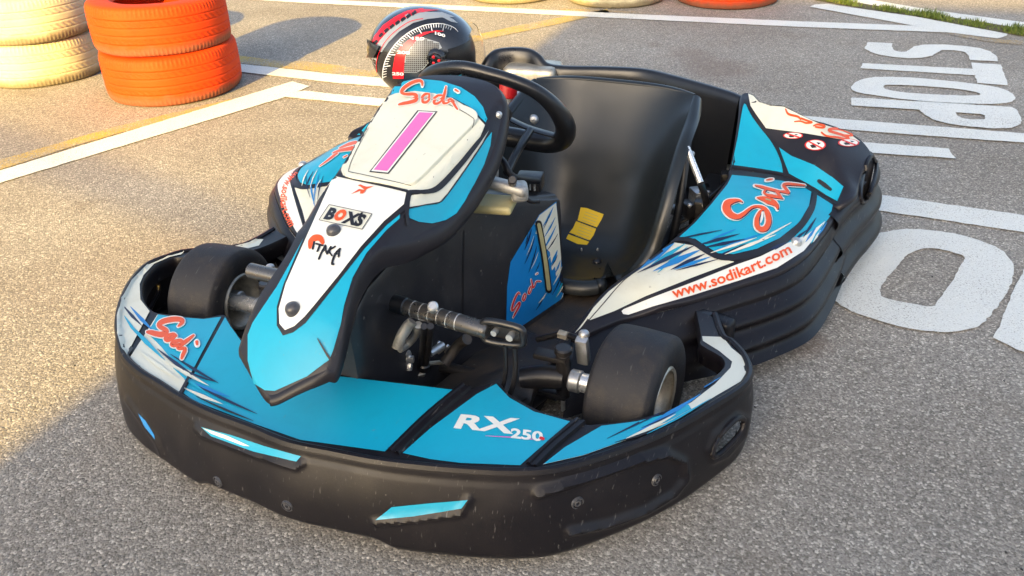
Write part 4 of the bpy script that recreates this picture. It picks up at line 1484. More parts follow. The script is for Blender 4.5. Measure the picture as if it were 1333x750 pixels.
# joints
sk.stroke([(970, 128), (978, 147), (990, 165), (1002, 180), (1012, 196), (1019, 213), (1022, 228)], [4, 3.5, 3, 3, 3, 4, 5], 'ink', 2.4, 4)
sk.stroke([(954, 217), (985, 221), (1020, 227), (1040, 235), (1065, 249), (1088, 265)], [3.5, 3, 3, 2.5], 'ink', 2.4, 4)
sk.stroke([(1066, 236), (1073, 241), (1081, 247)], [5, 6, 4], 'ink', 3, 3)
mrb.v = [(x, lefty(x, y), z) for x, y, z in mrb.v]
rear = mrb.build('rear_bumper', kart)

# ---------------- tail wall behind the seat (tall black panel with a raised engine hump)
mw = MB()
tp = [((625, 88), .40), ((634, 74), .43), ((645, 65), .445), ((668, 62), .45), ((690, 64), .448), ((703, 72), .435), ((712, 82), .415), ((735, 86), .41), ((790, 87), .41), ((840, 90), .41), ((880, 99), .41), ((920, 110), .408), ((950, 119), .405), ((967, 126), .40)]
top = [uk(p[0], p[1], z) for p, z in tp]
top = resample(cr(top, 8), 90)
rows = []
for i, p in enumerate(top):
    t = (top[min(i + 2, 89)] - top[max(i - 2, 0)])
    t.z = 0
    t.normalize()
    n = Vector((t.y, -t.x, 0))
    if n.x > 0:
        n = -n           # n points to the rear
    z = p.z
    low = .10
    rows.append([Vector((p.x, p.y, low)) - n * .05, Vector((p.x, p.y, z * .6)) - n * .035, Vector((p.x, p.y, z - .03)) - n * .022, Vector((p.x, p.y, z - .008)) - n * .018, Vector((p.x, p.y, z)) - n * .012, Vector((p.x, p.y, z + .002)), Vector((p.x, p.y, z - .006)) + n * .012, Vector((p.x, p.y, z - .03)) + n * .018, Vector((p.x, p.y, z - .12)) + n * .05, Vector((p.x, p.y, .15)) + n * .08])
mw.grid(rows, 'bshiny')
wall = mw.build('tail_panel', kart, angle=50)
mw = MB()
# inner cheek between tail panel and the right pod
e = [uk(967, 126, .402), solve_z((963, 150), zrb, .5), solve_z((959, 185), zrb, .5), solve_z((954, 215), zrb, .5), solve_z((950, 232), zpod, .5), solve_z((925, 266), zpod, .5), solve_z((905, 290), zpod, .5)]
rows = []
for p in resample(cr(e, 6), 40):
    rows.append([p + Vector((0, .002, -.002)), p + Vector((0, -.003, -.006)), Vector((p.x, p.y - .008, p.z * .6)), Vector((p.x, p.y - .012, .08))])
mw.grid(rows, 'bshiny')
mw.build('inner_cheek', kart)
mw = MB()
mw.grid([[Vector((q.x, -q.y * .85, q.z)) for q in r] for r in rows], 'bshiny', flip=True)
mw.build('inner_cheek', kart)

# ---------------- engine and running gear
me_ = MB()
me_.box((-.98, -.20, .20), (.26, .22, .22), 'frame', None, .02)
for i in range(7):
    me_.box((-.92, -.20, .30 + i * .012), (.15, .16, .004), 'steel', None, .001, 1)
me_.box((-1.02, .02, .18), (.20, .16, .16), 'frame', None, .02)
me_.build('engine', kart)
mo = MB()
mo.box(uk(694, 97, .375), (.12, .17, .07), 'rim', Matrix.Rotation(.1, 3, 'Z'), .02, 3)
mo.build('muffler', kart)
mo = MB()
P0 = uky(662, 108, -.14)
P1 = uky(661, 128, -.14)
mo.cyl(P0, P1, .026, 'reds', 24, bev=.004)
mo.cyl(P0.lerp(P1, .8), uky(663, 147, -.14), .021, 'steel', 24, bev=.003)
mo.build('oil_filler', kart)
mo = MB()
mo.cyl(uky(663, 142, -.14), uky(658, 162, -.13), .014, 'steel', 16, bev=.003)
mo.dome(uky(661, 150, -.12), Vector((1, .4, .4)).normalized(), .012, .012, 'chrome', 14)
mo.build('oil_hose', kart)
# mechanical clutter visible between seat and pod
mo = MB()
random.seed(3)
mo.box((-.93, .46, .13), (.22, .10, .10), 'frame', None, .012)
mo.cyl((-.86, .30, .13), (-.86, .62, .13), .015, 'steel', 16)
mo.cyl((-.86, .43, .13), (-.86, .44, .13), .085, 'frame', 30, bev=.002)
mo.cyl((-.86, .455, .13), (-.86, .47, .13), .045, 'steel', 24, bev=.002)
for k in range(9):
    c = Vector((random.uniform(-.98, -.72), random.uniform(.42, .52), random.uniform(.12, .22)))
    mo.box(c, (random.uniform(.02, .05), random.uniform(.02, .04), random.uniform(.02, .05)), random.choice(['frame', 'frame', 'steel']), Matrix.Rotation(random.random(), 3, 'Z'), .004)
    mo.dome(c + Vector((.02, .01, .02)), Vector((.5, .3, .8)).normalized(), .006, .005, 'chrome', 8)
for k in range(5):
    mo.tube(cr([(-.70 - .02 * k, .40, .08 + .02 * k), (-.80, .46, .10 + .025 * k), (-.95, .50, .14 + .02 * k)], 5), .005, 'frame', 8)
mo.build('brake_and_axle', kart)

# floor tray and frame tubes
mt = MB()
fo = [(.16, -.30), (.20, -.10), (.20, .10), (.15, .30), (-.02, .30), (-.20, .30), (-.35, .36), (-.62, .40), (-.72, .36), (-.72, -.36), (-.62, -.40), (-.35, -.36), (-.20, -.30)]
panel(mt, fo, lambda x, y: .040 + .004 * math.sin(x * 21) * math.sin(y * 17), .03, [(.004, .002), (.006, .014)], 'grime')
for sgn in (1, -1):
    # moulded foot well sheet rising towards the bumper
    rows = []
    for i in range(16):
        k = i / 15
        x = .20 - .42 * k
        rows.append([Vector((x, sgn * y, .046 + .06 * sstep(.6, 1, a) + (.075 * (1 - sstep(0, .45, k))) * (1 - a * .2) + .01 * math.sin(9 * a + 5 * k))) for a, y in [(j / 9, .145 + .16 * j / 9) for j in range(10)]])
    mt.grid(rows, 'grime', flip=(sgn > 0))
mt.build('floor_tray', kart)
mt = MB()
for sgn in (1, -1):
    mt.tube(cr([(.30, .12 * sgn, .07), (.12, .26 * sgn, .07), (-.10, .32 * sgn, .065), (-.35, .30 * sgn, .06), (-.75, .36 * sgn, .06), (-1.15, .34 * sgn, .08)], 8), .015, 'frame', 14)
mt.tube([(-.02, -.34, .07), (-.02, .34, .07)], .014, 'frame', 14)
mt.tube([(-.72, -.36, .06), (-.72, .36, .06)], .014, 'frame', 14)
mt.tube([(-1.17, -.50, .14), (-1.17, .66, .14)], .0175, 'steel', 16)
for sgn in (1, -1):
    mt.tube(cr([(-.25, .33 * sgn, .07), (-.28, .50 * sgn, .10), (-.40, .62 * sgn, .12), (-.65, .66 * sgn, .12), (-.78, .40 * sgn, .08)], 6), .011, 'frame', 10)
mt.build('chassis_frame', kart)

for sgn in (1, -1):
    mw2 = MB()
    wz = [((672, 427), .05), ((700, 436), .055), ((727, 446), .075), ((735, 438), .08), ((600, 503), .10), ((640, 498), .13), ((690, 506), .115), ((715, 465), .085), ((650, 465), .075), ((688, 520), .10), ((560, 520), .09), ((610, 470), .065), ((665, 520), .14)]
    zw = tps([tuple(uk(p[0][0], p[0][1], p[1])) for p in wz])
    wpx = [(640, 441), (672, 429), (700, 437), (728, 445), (722, 458), (713, 470), (704, 488), (692, 505), (686, 524), (670, 530), (640, 515), (610, 512), (575, 515), (560, 512), (590, 485), (618, 462)]
    wk = [solve_z(p, zw, .5) for p in wpx]
    panel(mw2, [(p.x, p.y) for p in cr([(p.x, p.y, 0) for p in wk], 4, True)], zw, .014, [(.004, .002), (.006, .010), (.004, .03)], 'grime')
    if sgn == -1:
        mw2 = mw2.mirror()
    mw2.build('foot_well', kart)

# pedals with adjustable foot tubes
for sgn in (1, -1):
    mpd = MB()
    x, z = .105, .30
    a, b = uky(522, 398, .068), uky(636, 431, .285)
    a = Vector((x, a.y, a.z))
    if sgn == 1:
        a, b = solve_z((519, 397), lambda x, y: .300), solve_z((636, 431), lambda x, y: .300)
    else:
        b = solve_z((325, 352), lambda x, y: .300)
        a = Vector((b.x + .005, b.y + .24, b.z))
    d = (b - a).normalized()
    mpd.cyl(a, b, .0165, 'tubechrome', 24, bev=.003)
    mpd.cyl(a - d * .014, a + d * .020, .0185, 'bshiny', 20, bev=.003)
    for k in range(6):
        c = a.lerp(b, .18 + .1 * k)
        mpd.cyl(c - d * .001, c + d * .001, .0170, 'chrome', 24)
    mpd.build('pedal_tube', kart)
    mq = MB()
    if sgn == 1:
        c = b + d * .03
        # open-link bracket at the outer end
        loop = [b + d * -.004 + Vector((0, 0, .02)), b + d * .06 + Vector((-.01, 0, .018)), b + d * .068 + Vector((-.01, 0, 0)), b + d * .06 + Vector((-.01, 0, -.018)), b + d * -.004 + Vector((0, 0, -.022)), b + d * -.01]
        mq.tube(cr(loop, 5, True), .007, 'bshiny', 10, closed=True)
        mq.cyl(b + d * .012 + Vector((.004, 0, .0)), b + d * .012 + Vector((-.02, 0, .0)), .006, 'steel', 14)
        mq.box(b + d * .03 + Vector((-.012, 0, 0)), (.006, .06, .03), 'frame', Matrix.Rotation(-.05, 3, 'Z'), .003)
        mq.cyl(b + d * .045 + Vector((.004, 0, .0)), b + d * .045 + Vector((-.02, 0, .0)), .007, 'steel', 14)
        mq.tube(cr([b + d * .055 + Vector((0, 0, -.02)), b + d * .05 + Vector((.0, 0, -.10)), b + d * .02 + Vector((.02, 0, -.19))], 6), .0055, 'frame', 8)
        mq.tube(cr([b + d * .035 + Vector((0, 0, -.02)), b + d * .03 + Vector((.0, 0, -.10)), b + d * .005 + Vector((.02, 0, -.19))], 6), .0045, 'frame', 8)
    else:
        mq.tube([a.lerp(b, .4), a.lerp(b, .4) + Vector((.03, 0, -.2))], .007, 'frame', 8)
    mq.build('pedal_lever', kart)
mq = MB()
K6 = lambda x, y: (440 + x / 5.358, 380 + y / 5.358)
zq = lambda x, y, z: uk(*K6(x, y), z + .035)
# brake pedal shoe and linkage seen under the foot tube
sh = [zq(520, 205, .25), zq(480, 250, .235), zq(440, 320, .215), zq(412, 395, .19)]
mq.tube(cr(sh, 6), [.0055] * 19, 'clampgrey', 10, sq=2.0)
mq.tube(cr([zq(560, 230, .24), zq(540, 300, .20), zq(490, 360, .17), zq(430, 400, .17)], 6), .008, 'steel', 10)
mq.tube([zq(600, 240, .27), zq(590, 380, .16), zq(575, 520, .08)], .0065, 'frame', 10)
mq.tube([zq(645, 240, .27), zq(635, 380, .16), zq(610, 520, .08)], .0065, 'frame', 10)
mq.cyl(zq(600, 500, .09), zq(600, 545, .07), .012, 'frame', 14, bev=.003)
mq.cyl(zq(660, 95, .315), zq(665, 120, .30), .010, 'steel', 14, bev=.003)
mq.build('brake_pedal', kart)
mq = MB()
for (x, y, z, s, m_) in [(470, 430, .13, .014, 'steel'), (440, 500, .10, .018, 'steel'), (480, 520, .10, .014, 'chrome'), (420, 550, .07, .020, 'steel'), (500, 470, .12, .012, 'steel'), (550, 560, .06, .020, 'rim'), (350, 590, .06, .014, 'steel'), (700, 380, .09, .018, 'rim'), (760, 400, .07, .016, 'rim'), (740, 330, .08, .022, 'rim'), (680, 420, .07, .016, 'frame'), (460, 590, .06, .018, 'rim')]:
    p = zq(x, y, z)
    mq.box(p, (s * 1.6, s * 1.2, s), m_, Matrix.Rotation(x * .01, 3, 'Z') @ Matrix.Rotation(y * .01, 3, 'X'), .004)
    mq.dome(p + Vector((0, 0, s * .5)), Vector((.1, .1, 1)).normalized(), s * .35, s * .3, 'chrome', 10)
mq.tube([zq(640, 430, .12), zq(730, 370, .12)], .008, 'steel', 10)
mq.tube([zq(620, 500, .08), zq(730, 490, .06)], .005, 'rim', 8)
mq.tube(cr([zq(740, 500, .07), zq(800, 420, .09), zq(850, 360, .11), zq(900, 330, .13)], 6), .012, 'grime', 10)
mq.build('master_cylinder', kart)


# wheels
def make_wheel(cx, cy, r, w, steer, name='wheel', sgn=1):
    ax = Vector((math.sin(steer), math.cos(steer), 0)) * sgn
    c = Vector((cx, cy, r))
    mh_ = MB()
    mh_.cyl(-ax * w * .42 + c, -ax * w * .05 + c, .024, 'steel', 20, bev=.003)
    mh_.lathe([(0, .012), (.03, .012), (.045, .004), (.05, -.004)], 'rim', c, ax, 32)
    hubo = mh_.build(name, kart, loc=c)
    mrm = MB()
    rl = .066
    mrm.lathe([(rl - .006, -w * .47), (rl, -w * .49), (rl + .003, -w * .46), (rl - .004, -w * .40), (rl - .012, -w * .3), (rl - .016, -w * .1), (.045, -w * .02), (.03, .0), (.045, .004), (rl - .016, w * .1), (rl - .012, w * .3), (rl - .004, w * .40), (rl + .003, w * .46), (rl, w * .49), (rl - .006, w * .47)], 'rim', c, ax, 48)
    ri = mrm.build('rim', hubo, loc=c)
    ri.location = (0, 0, 0)
    mty = MB()
    prof = [(rl + .001, -w * .44), (rl + .012, -w * .50), (r * .74, -w * .525), (r * .87, -w * .515), (r * .955, -w * .465), (r * .988, -w * .40), (r * .998, -w * .2), (r, 0), (r * .998, w * .2), (r * .988, w * .40), (r * .955, w * .465), (r * .87, w * .515), (r * .74, w * .525), (rl + .012, w * .50), (rl + .001, w * .44)]
    pr_ = cr([(a, b, 0) for a, b in prof], 4)
    mty.lathe([(p.x, p.y) for p in pr_], 'rubber', c, ax, 72)
    ty = mty.build('tyre', hubo, loc=c, angle=60)
    ty.location = (0, 0, 0)
    return hubo


tag(make_wheel(-.008, .508, .129, .124, R(4), sgn=1), 'front wheel on the driver\'s left')
tag(make_wheel(-.008, -.508, .127, .124, R(-4), sgn=-1), 'front wheel on the driver\'s right')
tag(make_wheel(-1.14, .752, .128, .18, 0, sgn=1), 'rear wheel on the driver\'s left')
tag(make_wheel(-1.17, -.51, .14, .19, 0, sgn=-1), 'rear wheel on the driver\'s right')
# stub axles
for sgn in (1, -1):
    mx = MB()
    y = lambda v: v * sgn
    mx.cyl((0, y(.385), .131), (0, y(.485), .131), .0195, 'chrome', 24, bev=.002)
    mx.cyl((0, y(.375), .131), (0, y(.40), .131), .023, 'steel', 24, bev=.003)
    mx.cyl((0, y(.36), .085), (0, y(.36), .19), .014, 'frame', 18, bev=.003)
    mx.cyl((0, y(.36), .19), (0, y(.36), .205), .018, 'frame', 18, bev=.003)
    mx.box((.0, y(.335), .178), (.03, .07, .012), 'frame', None, .004)
    mx.box((.0, y(.335), .09), (.03, .07, .012), 'frame', None, .004)
    mx.tube(cr([(.02, y(.28), .12), (.01, y(.32), .13), (0, y(.36), .13)], 4), .024, 'frame', 12)
    mx.box((-.045, y(.385), .175), (.02, .026, .07), 'steel', Matrix.Rotation(.25, 3, 'Y'), .006)
    mx.dome((-.05, y(.385), .212), (0, 0, 1), .011, .008, 'steel', 14)
    mx.tube([(-.06, y(.375), .19), (-.075, y(.33), .185), (-.085, y(.27), .15)], .007, 'frame', 10)
    mx.cyl((-.066, y(.345), .187), (-.07, y(.325), .186), .010, 'rim', 6)
    mx.cyl((0, y(.36), .085), (.0, y(.36), .05), .005, 'steel', 8)
    mx.build('stub_axle', kart)

# ================================================================== HELMET
HC = k2w(Vector((-1.07, -.49, .445))) + Vector((-.020, 0, -.014))
HS = 1.07
helmet = empty('racing_helmet', (0, 0, 0))
tag(helmet, 'black, grey and red full-face helmet with a dial print, behind the steering wheel', 'helmet')
fw = Vector((1, -.16, -.10)).normalized()
upv = Vector((-.03, -.16, 1))
upv = (upv - fw * upv.dot(fw)).normalized()
sd = fw.cross(upv)     # to the camera side? sd = right of the helmet
mh = MB()


def hshell(th, ph, off=0):
    """th: azimuth from forward, ph: elevation"""
    cx_, sx_ = math.cos(th) * math.cos(ph), math.sin(th) * math.cos(ph)
    cz_ = math.sin(ph)
    a = .158 if cx_ > 0 else .170
    bz = .142
    by = .128
    k = (abs(cx_ / a) ** 2.25 + abs(sx_ / by) ** 2.25 + abs(cz_ / bz) ** 2.25) ** (-1 / 2.25) + off
    x, y, z = cx_ * k, sx_ * k, cz_ * k
    # chin bar pushes forward, nape tucks in
    if z < .0:
        x += .030 * sstep(0, .10, -z) * sstep(0, .1, x)
        x += .040 * sstep(-.02, .13, -z) * sstep(0, .12, -x)
    return HC + (fw * x + sd * y + upv * z) * HS


rows = []
NP, NT = 40, 96
for i in range(NP + 1):
    ph = R(90) - i / NP * R(90 + 58)
    rows.append([hshell(2 * math.pi * j / NT, ph) for j in range(NT)])
mh.grid(rows, 'helmblack', cv=True, flip=True) if False else None
m_, nt_, b_ = newmat('helmet_black')
b_.inputs['Base Color'].default_value = (.012, .013, .017, 1)
b_.inputs['Roughness'].default_value = .16
b_.inputs['Coat Weight'].default_value = .6
M['helmblack'] = m_
m_, nt_, b_ = newmat('helmet_grey')
b_.inputs['Base Color'].default_value = (.30, .33, .35, 1)
b_.inputs['Roughness'].default_value = .22
M['helmgrey'] = m_
m_, nt_, b_ = newmat('helmet_red')
b_.inputs['Base Color'].default_value = (.62, .010, .022, 1)
b_.inputs['Roughness'].default_value = .2
M['helmred'] = m_
m_, nt_, b_ = newmat('helmet_white')
b_.inputs['Base Color'].default_value = (.72, .72, .70, 1)
b_.inputs['Roughness'].default_value = .25
M['helmwhite'] = m_
m_, nt_, b_ = newmat('visor_polycarbonate')
b_.inputs['Base Color'].default_value = (.95, .93, .90, 1)
b_.inputs['Roughness'].default_value = .03
b_.inputs['Transmission Weight'].default_value = 1
b_.inputs['IOR'].default_value = 1.04
M['visor'] = m_
# shell with an open eye port
vs = [p for r_ in rows for p in r_]
fs = []
for i in range(NP):
    for j in range(NT):
        th = 2 * math.pi * (j + .5) / NT
        th = th if th < math.pi else th - 2 * math.pi
        ph = 90 - (i + .5) / NP * 148
        if abs(th) < R(62) and -16 < ph < 34 - abs(th) * 6:
            continue
        a, b, c, d = i * NT + j, i * NT + (j + 1) % NT, (i + 1) * NT + (j + 1) % NT, (i + 1) * NT + j
        fs.append((a, b, c, d))
mh.add(vs, fs, 'helmblack')
hb_ = mh.bvh()
rows_i = []
# dark padded liner
mhl = MB()
for i in range(NP + 1):
    ph = R(90) - i / NP * R(90 + 56)
    rows_i.append([hshell(2 * math.pi * j / NT, ph, -.014) for j in range(NT)])
mhl.grid(rows_i, 'ink', cv=True)
sk = Skin(hb_, mh, 'w', zoff=.0006)
HZ = lambda x, y: (440 + x / 5.77, y / 5.77)
# grey and red sweep over the crown
sk.poly([(487, 63), (500, 42), (520, 26), (548, 15.5), (575, 16), (592, 22), (575, 23), (556, 25), (538, 30), (520, 41), (506, 55), (497, 68)], 'helmgrey', 1.05, step=4)
sk.poly([(484, 55), (492, 42), (508, 28), (528, 17.5), (548, 12), (572, 13), (545, 17), (525, 25), (508, 38), (495, 52), (488, 62)], 'helmred', 1.3, step=4)
sk.poly([HZ(285, 350), HZ(270, 330), HZ(300, 270), HZ(380, 190), HZ(460, 130), HZ(540, 95), HZ(640, 90), HZ(600, 130), HZ(500, 165), HZ(420, 220), HZ(350, 280), HZ(330, 320)], 'helmgrey', 1, step=5)
sk.poly([HZ(250, 330), HZ(275, 270), HZ(340, 190), HZ(430, 125), HZ(520, 80), HZ(640, 62), HZ(640, 84), HZ(530, 102), HZ(450, 140), HZ(370, 205), HZ(300, 275), HZ(268, 345)], 'helmred', 1.4, step=5)
for k in range(8):
    t = k / 8
    a = HZ(262 + 330 * t, 320 - 240 * t ** .72)
    sk.poly([(a[0], a[1]), (a[0] + 5, a[1] - 4), (a[0] + 7.5, a[1] - 1), (a[0] + 2, a[1] + 3.5)], 'ink', 2.2, step=4)
sk.poly([HZ(752, 112), HZ(800, 108), HZ(870, 150), HZ(900, 175), HZ(850, 165), HZ(790, 135)], 'helmgrey', 1.4, step=4)
sk.stroke([HZ(295, 560), HZ(290, 480), HZ(310, 400), HZ(360, 310), HZ(440, 230), HZ(540, 165), HZ(640, 142)], [.8, .9, .9], 'helmred', 2.4, 4)
sk.poly([HZ(240, 430), HZ(295, 440), HZ(290, 500), HZ(300, 600), HZ(310, 640), HZ(262, 590), HZ(240, 520)], 'helmgrey', 1, step=5)
sk.poly([HZ(212, 420), HZ(236, 430), HZ(236, 500), HZ(222, 500)], 'helmred', 1.2, step=4)
sk.stroke([HZ(215, 545), HZ(235, 590), HZ(260, 640), HZ(300, 690)], [2, 3, 2], 'helmred', 1.5, 3)
sk.text('A5', lambda t, y: HZ(222 + 40 * t + 6 * y, 575 + 20 * t - 34 * y), 'helmwhite', 1.8, .02) if False else None
# dial
arc = [(345, 640), (338, 560), (350, 480), (385, 400), (440, 325), (510, 262), (590, 215), (680, 186), (780, 182), (860, 205), (900, 240)]
AC = cr([(x, y, 0) for x, y in arc], 8)
sk.stroke([HZ(p.x, p.y) for p in AC], [1.3, 1.3, 1.2, .5], 'helmwhite', 3, 1)
cx, cy = 745, 440
AR = resample(AC, 44)
for i, p in enumerate(AR[:41]):
    d = Vector((cx - p.x, cy - p.y, 0)).normalized()
    long_ = (i % 5 == 2)
    q = p + d * (52 if long_ else 30)
    sk.stroke([HZ(p.x, p.y), HZ(q.x, q.y)], [1.5 if long_ else 1.1, 1.1 if long_ else .9], 'helmwhite' if i < 36 else 'helmgrey', 3.2, 1)
sk.poly([HZ(414, 590), HZ(412, 520), HZ(428, 425), HZ(468, 355), HZ(540, 295), HZ(640, 245), HZ(740, 230), HZ(800, 238), HZ(700, 246), HZ(640, 268), HZ(590, 305), HZ(545, 360), HZ(505, 420), HZ(498, 500), HZ(495, 590)], 'helmred', 3, step=5)
# perforated field
sk.poly([HZ(495, 545), HZ(500, 440), HZ(530, 370), HZ(590, 300), HZ(660, 290), HZ(760, 320), HZ(780, 360), HZ(700, 400), HZ(690, 460), HZ(640, 520), HZ(590, 545)], 'helmgrey', 2, step=5)
for i in range(20):
    for j in range(17):
        x, y = 505 + i * 14.5, 302 + j * 14.5
        if inside((x, y), [(502, 540), (506, 440), (540, 370), (595, 306), (660, 298), (750, 326), (768, 356), (695, 396), (682, 460), (640, 515), (590, 540)]):
            s = 4.9 if i < 10 else 5.6
            sk.put([HZ(x - s, y - s), HZ(x + s, y - s), HZ(x + s, y + s), HZ(x - s, y + s)], [(0, 1, 2, 3)], 'ink', 3.4)
for s, x, y, w in (('100', 728, 262, 76), ('150', 558, 300, 92), ('200', 446, 402, 98), ('250', 410, 560, 86)):
    tilt = .28 if s == '100' else .05
    sk.text(s, (lambda x, y, w, tilt: lambda t, yy: HZ(x + w * t, y + tilt * w * t - yy * 30))(x, y, w, tilt), 'helmwhite', 5.5, .04)
helm_shell = mh.build('shell', helmet)
mhl.build('liner', helmet)
# rear vent spoiler
mv = MB()
vent = [HZ(200, 400), HZ(215, 340), HZ(245, 300), HZ(280, 330), HZ(330, 350), HZ(290, 430), HZ(240, 430), HZ(205, 418)]
skv = Skin(hb_, mv, 'w', zoff=.006)
skv.poly(vent, 'helmblack', 2, step=5)
skv.poly(vent, 'helmblack', 1, step=5)
hh = skv.hit(HZ(225, 388), 3)
if hh:
    mv.dome(hh, (CAMW - hh).normalized(), .005, .004, 'steel', 10)
mv.build('rear_vent', helmet)
# pivot
mv = MB()
hh = Skin(hb_, mv, 'w').hit(HZ(738, 440), 1)
nn = sd if sd.dot(CAMW - HC) > 0 else -sd
mv.lathe([(0, .012), (.012, .012), (.016, .008), (.022, .010), (.027, .006), (.030, -.004)], 'helmblack', hh, nn, 28)
for a in range(3):
    q = hh + (fw * math.cos(a * 2.1) + upv * math.sin(a * 2.1)) * .011 + nn * .012
    mv.dome(q, nn, .005, .003, 'helmred', 10)
mv.box(hh + fw * .035 - upv * .006 + nn * .006, (.05, .008, .02), 'helmblack', Matrix((fw, nn, upv)).transposed(), .003)
mv.build('visor_pivot', helmet)
# visor: clear shield that stands proud of the port
mv = MB()
rows = []
for i in range(15):
    ph = R(30 - i * 54 / 14)
    row = []
    for j in range(41):
        th = R(-78 + 156 * j / 40)
        row.append(hshell(th, ph, .003 + .012 * math.cos(th * .8)))
    rows.append(row)
mv.grid(rows, 'visor')
mv.grid([[p - (p - HC).normalized() * .002 for p in r_] for r_ in rows], 'visor', flip=True)
mv.build('visor', helmet)

# ================================================================== TYRES
def add_tyre(c, r, h, mat, label, rot=0, group=None, squash=0.0, seedv=0):
    rn = random.Random(seedv)
    ph0 = rn.random() * 6
    mt = MB()
    hw = h / 2
    prof = []
    base = [(r * .60, -hw * .80), (r * .64, -hw * .95), (r * .74, -hw * 1.0), (r * .88, -hw * .99), (r * .955, -hw * .93), (r * .984, -hw * .82), (r * .996, -hw * .6), (r, 0), (r * .996, hw * .6), (r * .984, hw * .82), (r * .955, hw * .93), (r * .88, hw * .99), (r * .74, hw * 1.0), (r * .64, hw * .95), (r * .60, hw * .80)]
    prof = resample(cr([(a, b, 0) for a, b in base], 8), 130)
    nseg = 300

    def disp(a, j, rr, hh):
        q = hh / hw
        dr = 0
        if rr > r * .93:
            for g in (-.46, -.12, .2, .5):
                dr -= .0042 * math.exp(-((q - g) / .018) ** 2)
            # shoulder sipes and slanted tread cuts
            k = (a / (2 * math.pi) * 100)
            if abs(q) > .58:
                s = (k + q * .6) % 1
                dr -= .0035 * math.exp(-((s - .5) / .13) ** 2) * sstep(.58, .64, abs(q))
            elif .24 < abs(q) < .44:
                s = (k * .6 + q * 4) % 1
                dr -= .0035 * math.exp(-((s - .5) / .12) ** 2)
        dr += .0025 * math.sin(3 * a + ph0) + .0015 * math.sin(7 * a + ph0 * 2)
        return rr + dr, hh + hw + squash * math.sin(a + ph0)
    mt.lathe([(p.x, p.y) for p in prof], mat, (0, 0, 0), (0, 0, 1), nseg, disp)
    o = mt.build('tyre', None, angle=80)
    o.location = c
    o.rotation_euler = (0, 0, rot)
    tag(o, label, 'tyre', group)
    return o


g1 = 'painted tyres stacked at the edge of the track'
oc_ = Vector((-1.518, 3.965, 0))
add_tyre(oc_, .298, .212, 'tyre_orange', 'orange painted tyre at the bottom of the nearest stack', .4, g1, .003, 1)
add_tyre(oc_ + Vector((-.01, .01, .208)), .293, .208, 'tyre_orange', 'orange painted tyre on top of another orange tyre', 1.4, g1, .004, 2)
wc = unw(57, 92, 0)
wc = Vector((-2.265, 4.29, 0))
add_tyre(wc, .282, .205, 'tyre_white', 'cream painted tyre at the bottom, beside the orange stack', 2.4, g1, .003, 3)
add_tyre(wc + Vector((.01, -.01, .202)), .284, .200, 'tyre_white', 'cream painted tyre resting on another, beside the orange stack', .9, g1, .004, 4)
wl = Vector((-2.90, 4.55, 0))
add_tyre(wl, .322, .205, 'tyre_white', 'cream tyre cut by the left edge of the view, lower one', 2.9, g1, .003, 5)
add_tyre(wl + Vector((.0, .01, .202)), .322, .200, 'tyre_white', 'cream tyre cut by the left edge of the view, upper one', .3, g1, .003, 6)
g2 = 'painted tyres along the far white line'
fy = lambda u, v, z=.0: unw(u, v, z)
for (u, v, r_, mt_n, lb, sd_) in ((668, 6.0, .30, 'tyre_white', 'cream tyre at the top edge, left of the other two', 7), (801, 11.5, .305, 'tyre_white', 'cream tyre at the top edge, between a cream and an orange tyre', 8), (944, 13.0, .312, 'tyre_orange', 'single orange tyre at the top edge, right of two cream tyres', 9)):
    p = unw(u, v, 0)
    d = Vector((p.x, p.y, 0)).normalized()
    c = Vector((p.x, p.y, 0)) + d * (r_ * .93)
    add_tyre(c, r_, .19, mt_n, lb, sd_, g2, .002, sd_)

# ================================================================== GROUND
mg = MB()
gs = 60
mg.add([(-gs, -30, 0), (gs, -30, 0), (gs, 90, 0), (-gs, 90, 0)], [(0, 1, 2, 3)], 'asphalt')
g = mg.build('ground', None, smooth=False)
tag(g, 'worn grey asphalt with pale aggregate', kind='structure')


def marking(name, loops_px, mat, z=.004, label=None, step=None):
    mm = MB()
    for loops in loops_px:
        L = [[tuple(unw(u, v, z)[:2]) for u, v in l] for l in loops]
        rj = random.Random(len(L[0]))
        L = [[(p.x + rj.uniform(-1, 1) * .0022, p.y + rj.uniform(-1, 1) * .0022) for p in densify(l, .022)] for l in L]
        vs, fs = fill2d(L, step or 5.0)
        F = []
        for f in fs:
            a, b, c = [vs[k] for k in f]
            F.append(f if (b - a).cross(c - a) > 0 else f[::-1])
        mm.add([(p.x, p.y, z) for p in vs], F, mat)
    o = mm.build(name, None, smooth=False)
    tag(o, label, kind='structure')
    return o


def cl(pts, n=4):
    return [(p.x, p.y) for p in cr([(a, b, 0) for a, b in pts], n, True)]


Z3b = lambda L: [(1033 + x / 4.443, y / 4.443) for x, y in L]
RG = lambda L: [(800 + x / 2.5, y / 2.5) for x, y in L]
Z5b = lambda L: [(1083 + x / 3.752, 280 + y / 3.752) for x, y in L]
marking('road_line', [[[(-60, 238), (-60, 258), (0, 238), (372, 126), (403, 112), (380, 106), (0, 222)]]], 'roadwhite', .0042, 'white line running from the left edge to the junction')
marking('road_line', [[[(300, 81), (313, 83), (440, 97), (640, 113), (1083, 154), (1333, 173.5), (1900, 218), (1900, 227.5), (1333, 185.7), (1114, 169.6), (640, 124), (440, 108), (300, 92)]]], 'roadwhite', .0050, 'long white line passing behind the kart')
marking('road_line', [[[(397, 118), (440, 123), (700, 146), (1131, 185.7), (1234, 193), (1244, 206), (1143, 199.6), (700, 158), (440, 133), (370, 126), (376, 120)]]], 'roadwhite', .0058, 'white line ending to the right of the kart')
